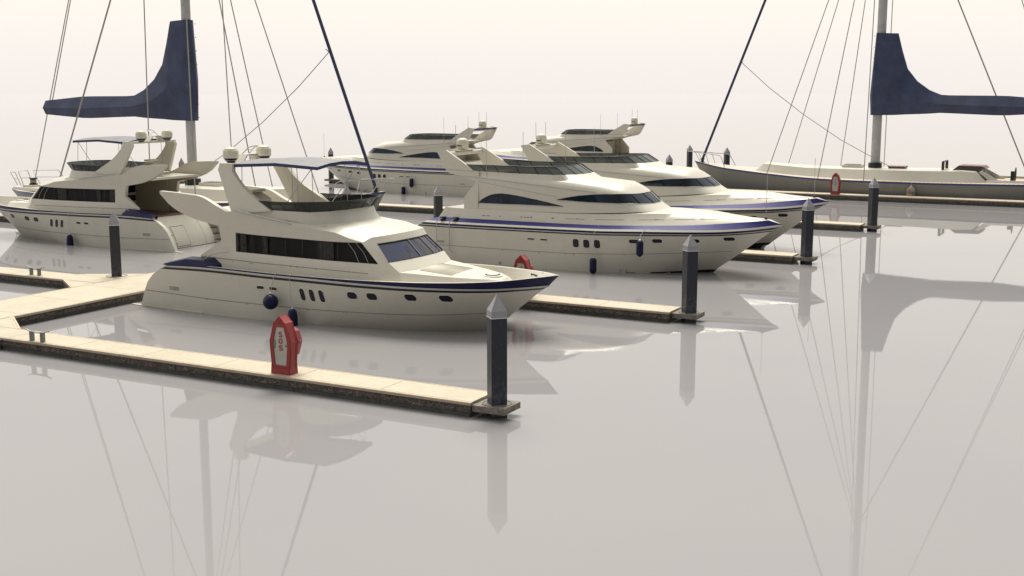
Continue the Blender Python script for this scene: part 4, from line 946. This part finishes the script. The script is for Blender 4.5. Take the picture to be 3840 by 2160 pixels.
    # furling sheet sagging from the stay to the deck
    line('furling_sheet', (27.83, 0, 10.2), (15.9, .5, 2.32), .028, 'wire', 5, [(25.5, .05, 8.2), (22.63, .2, 6.12), (19.66, .3, 4.22), (17.3, .5, 3.02)])
    b = MB(); b.tube([(27.72, .18, 10.36), (27.85, 0, 10.18), (27.72, -.18, 10.36)], .03, 'steel', 5); b.build('stay_clip', T)
    b = MB(); b.lathe([(.22, 0), (.2, .04), (.12, .06), (.12, .24), (.2, .26), (.21, .31)], (30.92, 0, 2.14), 'black', 12); b.build('furler_drum', T)
    # pulpit
    b = MB()
    for sg in (1, -1):
        b.tube([(32.0, sg * .10, 3.02), (30.9, sg * .62, 2.95), (29.2, sg * 1.1, 2.82), (28.95, sg * 1.2, 2.70), (28.55, sg * 1.42, 1.88)], .03, 'steel', 6)
        b.tube([(31.45, sg * .32, 2.98), (30.95, sg * .38, 2.18)], .022, 'steel', 6); b.tube([(30.4, sg * .75, 2.92), (30.1, sg * .82, 2.06)], .022, 'steel', 6)
    b.box((31.85, -.16, 2.99), (32.15, .16, 3.03), 'steel'); b.build('bow_pulpit', T)
    # stern rails: three frames round the counter
    for P, Q in (([(.8, .1, 1.5), (.2, .05, 2.38), (1.1, -.3, 2.42), (1.75, -.4, 1.48)], ((.5, .07, 1.95), (1.4, -.35, 1.97))),
                 ([(.95, .45, 1.5), (.45, .5, 2.4), (.85, .95, 2.45), (1.3, 1.0, 1.5)], ((.7, .47, 1.95), (1.08, .98, 1.97))),
                 ([(1.9, 1.1, 1.5), (1.35, 1.0, 2.48), (2.8, 1.95, 2.5), (3.6, 2.15, 1.42)], ((1.6, 1.05, 2.02), (3.2, 2.05, 2.02)))):
        b = MB(); b.tube(P, .028, 'steel', 6); b.tube(Q, .02, 'steel', 6); b.build('stern_rail', T)
    b = MB(); b.lathe([(.30, 0), (.30, .07), (.2, .1), (.2, .36), (.26, .38), (.26, .46)], (2.5, 0, 1.60), 'black', 12); b.lathe([(.215, .12), (.215, .34)], (2.5, 0, 1.60), 'oldfender', 12); b.build('capstan', T)
    return T

# ------------------------------------------------------------------ water
b = MB(); b.grid([[(-4000, -400, 0), (4000, -400, 0)], [(-4000, 6000, 0), (4000, 6000, 0)]], 'water')
tag(b.build('water'), 'still pale grey water of the marina', kind='structure')

# ------------------------------------------------------------------ docks
ZD = .39
def dock_bar(T, x0, x1, y0, y1, along='x', joints=2.79, ph=0.0, ends=True):
    a = MB()       # deck: panels + border strips
    def bx(u0, u1, v0, v1, z0, z1, m):
        if along == 'x': a.box((u0, v0, z0), (u1, v1, z1), m)
        else: a.box((v0, u0, z0), (v1, u1, z1), m)
    u0, u1, v0, v1 = (x0, x1, y0, y1) if along == 'x' else (y0, y1, x0, x1)
    e = .085
    bx(u0, u1, v0, v0 + e * .5, ZD - .075, ZD - .002, 'dockedge'); bx(u0, u1, v0 + e * .5, v0 + e * .72, ZD - .075, ZD - .009, 'dockedge2'); bx(u0, u1, v0 + e * .72, v0 + e * 1.25, ZD - .075, ZD - .004, 'dockedge')
    bx(u0, u1, v1 - e * .5, v1, ZD - .075, ZD - .002, 'dockedge'); bx(u0, u1, v1 - e * .72, v1 - e * .5, ZD - .075, ZD - .009, 'dockedge2'); bx(u0, u1, v1 - e * 1.25, v1 - e * .72, ZD - .075, ZD - .004, 'dockedge')
    bx(u0, u1, v0 - .012, v0 - .0005, ZD - .05, ZD - .02, 'dockedge2')
    cuts = [u0]; u = u0 + ph
    while u < u1 - .2:
        if u > u0 + .2: cuts.append(u)
        u += joints
    cuts.append(u1)
    for p, q in zip(cuts[:-1], cuts[1:]): bx(p + .009, q - .009, v0 + e * 1.27, v1 - e * 1.27, ZD - .075, ZD, 'dock')
    bx(u0, u1, v0 + .03, v1 - .03, ZD - .12, ZD - .08, 'seam')
    a.build('dock_deck', T)
    a = MB()
    # fascia with irregular bulge
    for sgn, vv in ((-1, v0 + .035), (1, v1 - .035)):
        n = max(4, int((u1 - u0) / .12)); rows = []
        for z, o in ((ZD - .11, .0), (ZD - .13, .02), (ZD - .2, .03), (ZD - .255, .035), (ZD - .275, .0)):
            r = []
            for i in range(n + 1):
                u = u0 + (u1 - u0) * i / n; w = vv + sgn * (o * (.6 + .8 * random.random()) + .004)
                r.append((u, w, z) if along == 'x' else (w, u, z))
            rows.append(r)
        a.grid(rows, 'fascia')
        u = u0 + ph * .5
        while u < u1:
            if u > u0 + .1:
                w0, w1 = vv + sgn * .0, vv + sgn * .052
                lo, hi = min(w0, w1), max(w0, w1)
                if along == 'x': a.box((u - .008, lo, ZD - .27), (u + .008, hi, ZD - .115), 'seam')
                else: a.box((lo, u - .008, ZD - .27), (hi, u + .008, ZD - .115), 'seam')
            u += joints
        u = u0 + .35
        while u < u1 - .1:          # worn half-round scallops below the lip
            P = [(u + .07 * math.cos(t), vv + sgn * .05, ZD - .125 - .06 * math.sin(t)) for t in lin(0, PI, 6)]
            if along != 'x': P = [(w, uu, z) for uu, w, z in P]
            a.tube(P, .012, 'pilebase', 5); u += .62
    if ends:
        for uu, s2 in ((u0, -1), (u1, 1)):
            P = [(uu, v0 + .02), (uu, v1 - .02)]
            a.grid([[(uu + s2 * o, v, z) if along == 'x' else (v, uu + s2 * o, z) for v in lin(v0 + .02, v1 - .02, 8)] for z, o in ((ZD - .11, -.03), (ZD - .14, 0), (ZD - .25, 0), (ZD - .275, -.03))], 'fascia')
    a.build('dock_fascia', T)
    a = MB(); w0, w1 = v0 + .045, v1 - .045; u = u0 + .03
    while u < u1 - .05:
        q = min(u + 2.79, u1 - .03)
        if along == 'x': a.box((u, w0, -.35), (q - .03, w1, ZD - .272), 'float')
        else: a.box((w0, u, -.35), (w1, q - .03, ZD - .272), 'float')
        u = q
        if q >= u1 - .031: break
    a.box((u0 + .05, w0 + .02, -.34), (u1 - .05, w1 - .02, ZD - .28), 'seam') if along == 'x' else a.box((w0 + .02, u0 + .05, -.34), (w1 - .02, u1 - .05, ZD - .28), 'seam')
    a.build('dock_float', T)
def gusset(T, P, edge=True, hole=None):     # triangular corner deck with sides
    a = MB(); n = len(P); zt = ZD - .006
    a.add([(x, y, zt) for x, y in P] + [(x, y, zt - .07) for x, y in P], [list(range(n)), [n + i for i in range(n)][::-1]] + [[i, (i + 1) % n, n + (i + 1) % n, n + i] for i in range(n)], 'dock')
    if edge:
        p, q = Vector((*P[0], 0)), Vector((*P[1], 0)); d = (q - p).normalized(); m_ = Vector((-d.y, d.x, 0))
        cen = sum((Vector((*k, 0)) for k in P), Vector()) / n
        if (cen - p).dot(m_) < 0: m_ = -m_
        for o0, o1, mm, dz in ((0, .06, 'dockedge', .012), (.062, .09, 'dockedge2', .008), (.092, .15, 'dockedge', .010)):
            L = [p + m_ * o0, q + m_ * o0, q + m_ * o1, p + m_ * o1]
            a.add([(v.x, v.y, zt + dz) for v in L] + [(v.x, v.y, zt - .05) for v in L], [[0, 1, 2, 3], [0, 1, 5, 4], [1, 2, 6, 5], [2, 3, 7, 6], [3, 0, 4, 7]], mm)
    if hole: a.tube([(hole[0] + .42 * math.cos(t), hole[1] + .42 * math.sin(t), zt + .004) for t in lin(0, 2 * PI, 28)], .014, 'seam', 5, caps=False)
    a.build('corner_plate', T)
    a = MB(); p, q = P[0], P[1]
    L = [(p[0] + (q[0] - p[0]) * t, p[1] + (q[1] - p[1]) * t) for t in lin(0, 1, 10)]
    cx_, cy_ = sum(k[0] for k in P) / n, sum(k[1] for k in P) / n
    def ins(k, o): dx, dy = cx_ - k[0], cy_ - k[1]; l = math.hypot(dx, dy); return (k[0] + dx / l * o, k[1] + dy / l * o)
    a.grid([[(*ins(k, .05), zt - .07) for k in L], [(*ins(k, .02), zt - .13) for k in L], [(*ins(k, .03), zt - .25) for k in L]], 'fascia')
    a.grid([[(*ins(k, .06), zt - .25) for k in L], [(*ins(k, .06), -.3) for k in L]], 'float'); a.build('corner_fascia', T)
XA, XB = -36.95, -33.85
GD = 'floating pontoons'
walk = thing('walkway_pontoon', (0, 0, 0), 0, 'wide main walkway pontoon running from the lower left away behind the moored boats', 'pontoon')
dock_bar(walk, XA, XB, 12.0, 112.0, 'y', 2.76, 2.15)
XE = -14.36
fin = []
F = [(24.87, 'long finger pontoon nearest the camera, carrying the front SOS cabinet'), (38.7, 'finger pontoon passing behind the front yacht bow'),
     (54.9, 'short visible finger pontoon end under the bow of the nearer blue banded yacht'), (69.65, 'finger pontoon end beyond the second blue banded bow')]
for y, lab in F:
    T = thing('finger_pontoon', (0, 0, 0), 0, lab, 'pontoon', GD)
    dock_bar(T, XB + .02, XE, y, y + 1.24, 'x', 2.79, 2.80)
    gusset(T, [(-33.82, y + 2.62), (-31.86, y + 1.26), (-33.82, y + 1.26)])
    gusset(T, [(-31.2, y - .02), (-33.82, y - 1.5), (-33.82, y - .02)], False, (-33.2, y - .65))
T = thing('finger_pontoon', (0, 0, 0), 0, 'longest finger pontoon at the far right, alongside the grey hulled sailing yacht', 'pontoon', GD)
dock_bar(T, XB + .02, 9.0, 89.5, 90.9, 'x', 2.79, 2.80)
Ls = [(34.03, 1.31, 'finger pontoon at the left edge carrying a cleat, before the left yacht'), (50.2, 1.3, 'finger pontoon glimpsed at the left edge beyond the left yacht bow'),
      (66.75, 1.25, 'finger pontoon between the sailing yacht bow and the far left-facing yacht'), (84.9, 1.25, 'far finger pontoon behind the left-facing blue banded yachts'), (104.0, 1.25, 'most distant finger pontoon beyond all the yachts')]
for y, w, lab in Ls:
    T = thing('finger_pontoon', (0, 0, 0), 0, lab, 'pontoon', GD)
    dock_bar(T, -62.9, XA - .02, y, y + w, 'x', 2.79, 1.35)
    gusset(T, [(-38.78, y - .02), (-36.98, y - 1.25), (-36.98, y - .02)])
    gusset(T, [(-39.5, y + w + .02), (-36.98, y + w + 1.5), (-36.98, y + w + .02)], False, (-37.62, y + w + .45))

# ------------------------------------------------------------------ piles
def make_pile(loc, label, guide=0):
    T = thing('mooring_pile', loc, 0, label, 'mooring pile', 'square black mooring piles with grey pyramid caps')
    a = .2 * math.sqrt(2)
    b = MB(); b.lathe([(a, -1.2), (a, 2.50)], (0, 0, 0), 'pile', 4); b.build('shaft', T, 20)
    b = MB(); b.lathe([(a + .012, 2.505), (a + .012, 2.525)], (0, 0, 0), 'capedge', 4); b.lathe([(a + .006, 2.527), (a + .006, 2.68), (0.001, 3.09)], (0, 0, 0), 'cap', 4); b.build('cap', T, 20)
    return T
def add_guide(T, dx):       # the frame that ties a pile to the pontoon end
    b = MB(); b.box((-.47 if dx > 0 else -.43, -.43, .17), (.43 if dx > 0 else .47, .43, .33), 'pilebase')
    b.tube([(.36 * math.cos(t), .36 * math.sin(t), .332) for t in lin(0, 2 * PI, 24)], .012, 'seam', 5, caps=False); b.build('pile_guide', T)
p0 = make_pile((-13.86, 25.33, 0), 'nearest mooring pile, at the end of the front pontoon before the yacht bow')
cp = lambda xy, lab: copy_tree(p0, (*xy, 0), 0, lab)
pend = [((-13.86, 39.34), 'mooring pile in front of the nearer blue banded yacht bow'), ((-13.86, 55.5), 'mooring pile between the two blue banded yacht bows and the open water'), ((-13.86, 70.4), 'mooring pile standing before the grey sailing yacht hull at right')]
plist = [cp(*q) for q in pend]
wl = [cp((-37.62, 35.8), 'mooring pile rising from the walkway corner at left, before the left yacht'), cp((-37.45, 51.9), 'mooring pile showing only its grey cap above the front yacht windscreen'),
      cp((-33.2, 54.2), 'mooring pile behind the stern ladder of the nearer blue banded yacht'), cp((-33.2, 88.8), 'mooring pile whose top shows just behind the second blue banded yacht roof'),
      cp((-37.4, 105.3), 'tall far mooring pile just left of the grey sailing yacht pulpit'), cp((-32.8, 102.0), 'far mooring pile showing through the grey sailing yacht bow rail')]
fl = [cp((-63.4, 67.2), 'distant mooring pile tip showing above the left yacht wing'), cp((-63.4, 85.6), 'distant mooring pile left of the far yacht bow')]
add_guide(p0, 1)
for q in plist: add_guide(q, 1)
for q in fl: add_guide(q, -1)

# ------------------------------------------------------------------ SOS cabinets
def glyph(ch):
    if ch == 'O': return [(.5 + .42 * math.cos(t), .5 + .46 * math.sin(t)) for t in lin(0, 2 * PI, 24)]
    up = [(.5 + .38 * math.cos(math.radians(a)), .735 + .235 * math.sin(math.radians(a))) for a in range(20, 281, 20)]
    dn = [(.5 + .40 * math.cos(math.radians(a)), .255 + .245 * math.sin(math.radians(a))) for a in range(80, -161, -20)]
    return up + dn
def make_sos(loc, label):
    T = thing('sos_cabinet', loc, 0, label, 'emergency cabinet', 'red SOS cabinets on the pontoons')
    # outline in x,z ; face looks towards -y; depth .32
    out = [(-.325, 0), (.325, 0), (.30, .30), (.345, .89), (.19, 1.42), (.155, 1.44), (0, 1.60), (-.155, 1.44), (-.19, 1.42), (-.345, .89), (-.30, .30)]
    b = MB(); n = len(out)
    f0 = [(x, .0, z) for x, z in out]; f1 = [(x, .32, z) for x, z in out]
    door = [(-.19, .24), (.19, .24), (.24, .78), (.225, .95), (.13, 1.30), (-.13, 1.30), (-.225, .95), (-.24, .78)]
    tri = tessellate_polygon([[Vector((x, z, 0)) for x, z in out], [Vector((x, z, 0)) for x, z in door]])
    flat = out + door
    b.add([(x, 0, z) for x, z in flat], [list(t) for t in tri], 'sosred')
    b.add([(x, 0, z) for x, z in door] + [(x, .03, z) for x, z in door], [[i, (i + 1) % 8, 8 + (i + 1) % 8, 8 + i] for i in range(8)], 'sosred')
    b.add(f0 + f1, [[i, (i + 1) % n, n + (i + 1) % n, n + i] for i in range(n)] + [[n + i for i in range(n)]], 'sosred')
    # raised edge beads and splayed plinth
    for L in (f0, f1): b.tube(L + [L[0]], .011, 'sosred', 5, caps=False)
    b.tube([(-.155, -.004, 1.42), (.155, -.004, 1.42)], .008, 'sosred', 5)
    b.grid([[(-.325, -.03, 0), (.325, -.03, 0)], [(-.25, -.012, .17), (.25, -.012, .17)]], 'sosred')
    for sg in (1, -1): b.poly([(sg * .325, -.03, 0), (sg * .25, -.012, .17), (sg * .30, 0, .30), (sg * .325, 0, 0)], 'sosred')
    for sg in (1, -1):
        for y0 in (.045, .265): b.tube([(sg * .348, y0, .9), (sg * .2, y0, 1.36)], .006, 'maroon', 5); b.tube([(sg * .345, y0, .86), (sg * .31, y0, .12)], .006, 'maroon', 5)
    b.build('housing', T, 20)
    b = MB(); b.add([(x, .024, z) for x, z in door], [list(range(8))], 'soswhite')
    d = b.build('door', T)
    b = MB()
    for i, ch in enumerate('SOS'):
        z0 = 1.03 - .185 * i; P = [(-.055 + .13 * x + .0, .012, z0 + .135 * z) for x, z in glyph(ch)]
        b.tube(P, .0105, 'sosletter', 6, caps=ch != 'O')
    b.build('lettering', d)
    b = MB(); b.box((.165, .0, .78), (.20, .02, .81), 'black'); b.lathe([(.016, 0), (.016, .03)], (.18, .012, .77), 'steel', 8); b.build('latch', d)
    b = MB(); b.lathe([(.0, 0), (.001, 0)], (0, 0, 0), 'steel', 4)
    b = MB(); b.add([(-.20 + .045 * math.cos(t), .016, .82 + .13 * math.sin(t)) for t in lin(0, 2 * PI, 14)[:-1]], [list(range(14))], 'cleat'); b.build('hinge_plate', d)
    b = MB(); b.lathe([(.045, 0), (.03, .02)], (0, 0, 0), 'sosred', 12); em = b.build('emblem_boss', T); em.rotation_euler = (PI / 2, 0, 0); em.location = (0, -.002, 1.475)
    # ring-buoy housing at the back
    b = MB(); bo = [(-.36, .86), (-.27, 1.17), (-.11, 1.25), (.11, 1.25), (.27, 1.17), (.37, .86), (.24, .46), (-.24, .46)]
    n = len(bo); b.add([(x, .33, z) for x, z in bo] + [(x * .93, .54, .85 + (z - .85) * .93) for x, z in bo], [list(range(n)), [n + i for i in range(n)]] + [[i, (i + 1) % n, n + (i + 1) % n, n + i] for i in range(n)], 'sosred')
    bb = b.build('buoy_housing', T)
    b = MB(); b.box((.345, .38, .83), (.372, .48, .90), 'cleat'); b.build('reflector', bb)
    return T
s0 = make_sos((-20.42, 25.08, ZD), 'front red SOS cabinet on the nearest finger pontoon')
copy_tree(s0, (-20.27, 38.86, ZD), 0, 'red SOS cabinet whose top shows behind the front yacht bow')
copy_tree(s0, (-20.42, 69.85, ZD), 0, 'red SOS cabinet with only its tip above the second blue banded foredeck')
copy_tree(s0, (-20.46, 89.6, ZD), 0, 'small red SOS cabinet in front of the grey sailing yacht')
def make_cleat(loc, label):
    T = thing('mooring_cleat', loc, 0, label, 'cleat', 'grey steel cleats on the pontoons')
    for x in (-.233, .233):
        b = MB(); b.box((x - .06, -.05, 0), (x + .06, .05, .30), 'cleat'); b.build('post', T)
    b = MB()
    P = [(-.53, .34), (-.26, .275), (0, .26), (.26, .27), (.53, .335)]
    t = [(x, z + .022) for x, z in P]
    for sg in (1,):
        vs = [[(x, -.02 - .05 * (1 - abs(x) / .53), z) for x, z in P], [(x, -.02 - .05 * (1 - abs(x) / .53), z) for x, z in t], [(x, .02 + .05 * (1 - abs(x) / .53), z) for x, z in t], [(x, .02 + .05 * (1 - abs(x) / .53), z) for x, z in P], [(x, -.02 - .05 * (1 - abs(x) / .53), z) for x, z in P]]
        b.grid(vs, 'cleat')
    b.build('horn', T); return T
c0 = make_cleat((-29.8, 25.02, ZD + .002), 'grey steel cleat on the nearest finger pontoon')
copy_tree(c0, (-40.75, 34.33, ZD + .002), 0, 'grey steel cleat on the left finger pontoon before the left yacht')

# ------------------------------------------------------------------ boats
A_ = build_bimini_yacht((-33.2, 35.07, 0), 0, 'cream motor yacht in the foreground, bow pointing right behind the front pontoon')
copy_tree(A_, (-42.7, 46.95, 0), PI, 'cream motor yacht at the left edge with its open stern towards the walkway')
C_ = build_arch_yacht((-31.5, 50.9, 0), 0, 'blue banded yacht in the centre right with a boarding ladder over its stern quarter')
copy_tree(C_, (-31.6, 59.95, -.12), 0, 'blue banded yacht directly behind the nearer one, bow raised showing black antifouling', ry=-math.radians(1.2))
copy_tree(C_, (-44.2, 81.7, 0), PI, 'blue banded yacht facing left in the middle distance above the bimini')
copy_tree(C_, (-37.9, 97.3, 0), PI, 'farthest blue banded yacht facing left, its hull mostly hidden')
G_ = build_sail_yacht((-70.35, 57.5, 0), 0, 'sailing yacht at left behind the bimini yachts, bow pointing right')
copy_tree(G_, (-33.3 + 31.6, 95.0, 0), PI, 'grey hulled sailing yacht at the right edge behind the far pontoon')

# ------------------------------------------------------------------ fenders
def fender(loc, kind, label, rope_top, rope_mid=None, group='navy fenders hanging from yachts'):
    T = thing('fender', loc, 0, label, 'fender', group)
    b = MB()
    if kind == 'ball': b.lathe([(.02, .29)] + [(.272 * math.sin(t), .272 * math.cos(t)) for t in lin(.12, PI - .05, 12)], (0, 0, 0), 'fender', 18); topz = .3
    elif kind == 'cone': b.lathe([(.03, .30), (.09, .28), (.15, .2), (.175, .05), (.185, -.3), (.16, -.45), (.03, -.5)], (0, 0, 0), 'fender', 14); topz = .31
    elif kind == 'old': b.lathe([(.05, .36), (.16, .3), (.27, .18), (.32, .02), (.32, -.04), (.30, -.06), (.30, -.1), (.33, -.12), (.33, -.36), (.2, -.42)], (0, 0, 0), 'oldfender', 14); topz = .36
    else: b.lathe([(.04, .36), (.12, .32), (.158, .26), (.158, -.24), (.13, -.30), (.06, -.35), (.01, -.385)], (0, 0, 0), 'fender', 12); topz = .36
    b.build('fender_body', T, 50)
    b = MB(); b.lathe([(.045, 0), (.045, .035), (.02, .05)], (0, 0, topz - .01), 'fendercap', 8); b.build('eyelet', T)
    b = MB(); pts = [(0, 0, topz + .03)] + ([tuple(Vector(rope_mid) - Vector(loc))] if rope_mid else []) + [tuple(Vector(rope_top) - Vector(loc))]
    b.tube(pts, .011, 'rope', 5); b.build('rope', T); return T
ax, ay = -33.2, 35.07
fender((ax + 6.66, ay - 2.90, .77), 'ball', 'round navy ball fender on the foreground yacht side', (ax + 6.64, ay - 2.45, 1.74), (ax + 6.64, ay - 2.64, 1.66))
fender((ax + 7.5, ay - 2.78, .28), 'cone', 'bell shaped navy fender touching the water behind the front SOS cabinet', (ax + 7.28, ay - 2.45, 1.74), (ax + 7.29, ay - 2.64, 1.66))
fender((-42.7 - 6.98, 46.95 - 2.76, .26), 'cone', 'navy fender hanging from the left yacht side, touching the water', (-42.7 - 7.12, 46.95 - 2.45, 1.74), (-42.7 - 7.12, 46.95 - 2.64, 1.66))
def cf(x0, yc, sgn, s_, z, zt, lab):
    fender((x0 + sgn * s_, yc - 2.93, z), 'cyl', lab, (x0 + sgn * s_, yc - 2.32, 2.08), (x0 + sgn * (s_ - .02), yc - 2.79, 1.80))
cf(-31.5, 50.9, 1, 10.1, .35, 0, 'lower navy fender amidships on the nearer blue banded yacht')
cf(-31.5, 50.9, 1, 12.3, 1.26, 0, 'upper navy fender by the oval portholes of the nearer blue banded yacht')
cf(-31.6, 59.95, 1, 12.2, .6, 0, 'fender rope over the blue band of the second blue banded yacht')
cf(-44.2, 81.7, -1, 7.23, .22, 0, 'left navy fender on the far left-facing yacht, at the waterline')
cf(-44.2, 81.7, -1, 6.47, .90, 0, 'right navy fender on the far left-facing yacht, hanging high')
fender((-1.7 - 13.57, 95.0 - 4.0, .72), 'old', 'weathered white and brown fender on the grey sailing yacht side', (-1.7 - 13.57, 95.0 - 3.78, 1.42), group='weathered fender')
# boarding ladder on the stern quarter of the centre yacht
T = thing('boarding_ladder', (-31.5, 50.9, 0), 0, 'steel boarding ladder hooked over the stern side of the centre yacht', 'ladder')
for x in (1.93, 2.63):
    b = MB(); b.tube([(x + .22, -2.42, 2.07), (x + .12, -2.56, 2.02), (x, -2.78, 1.88), (x, -2.8, .70 if x < 2 else .56)] + ([] if x < 2 else [(2.85, -2.8, .45)]), .02, 'steel', 6); b.build('rail', T)
    b = MB(); b.box((x + .04, -2.52, 1.93), (x + .24, -2.30, 2.10), 'black'); b.build('hook_pad', T)
for z in (1.7, 1.3, .9):
    b = MB(); b.tube([(1.93, -2.8, z), (2.63, -2.8, z - .01)], .014, 'steel', 6); b.build('rung', T)
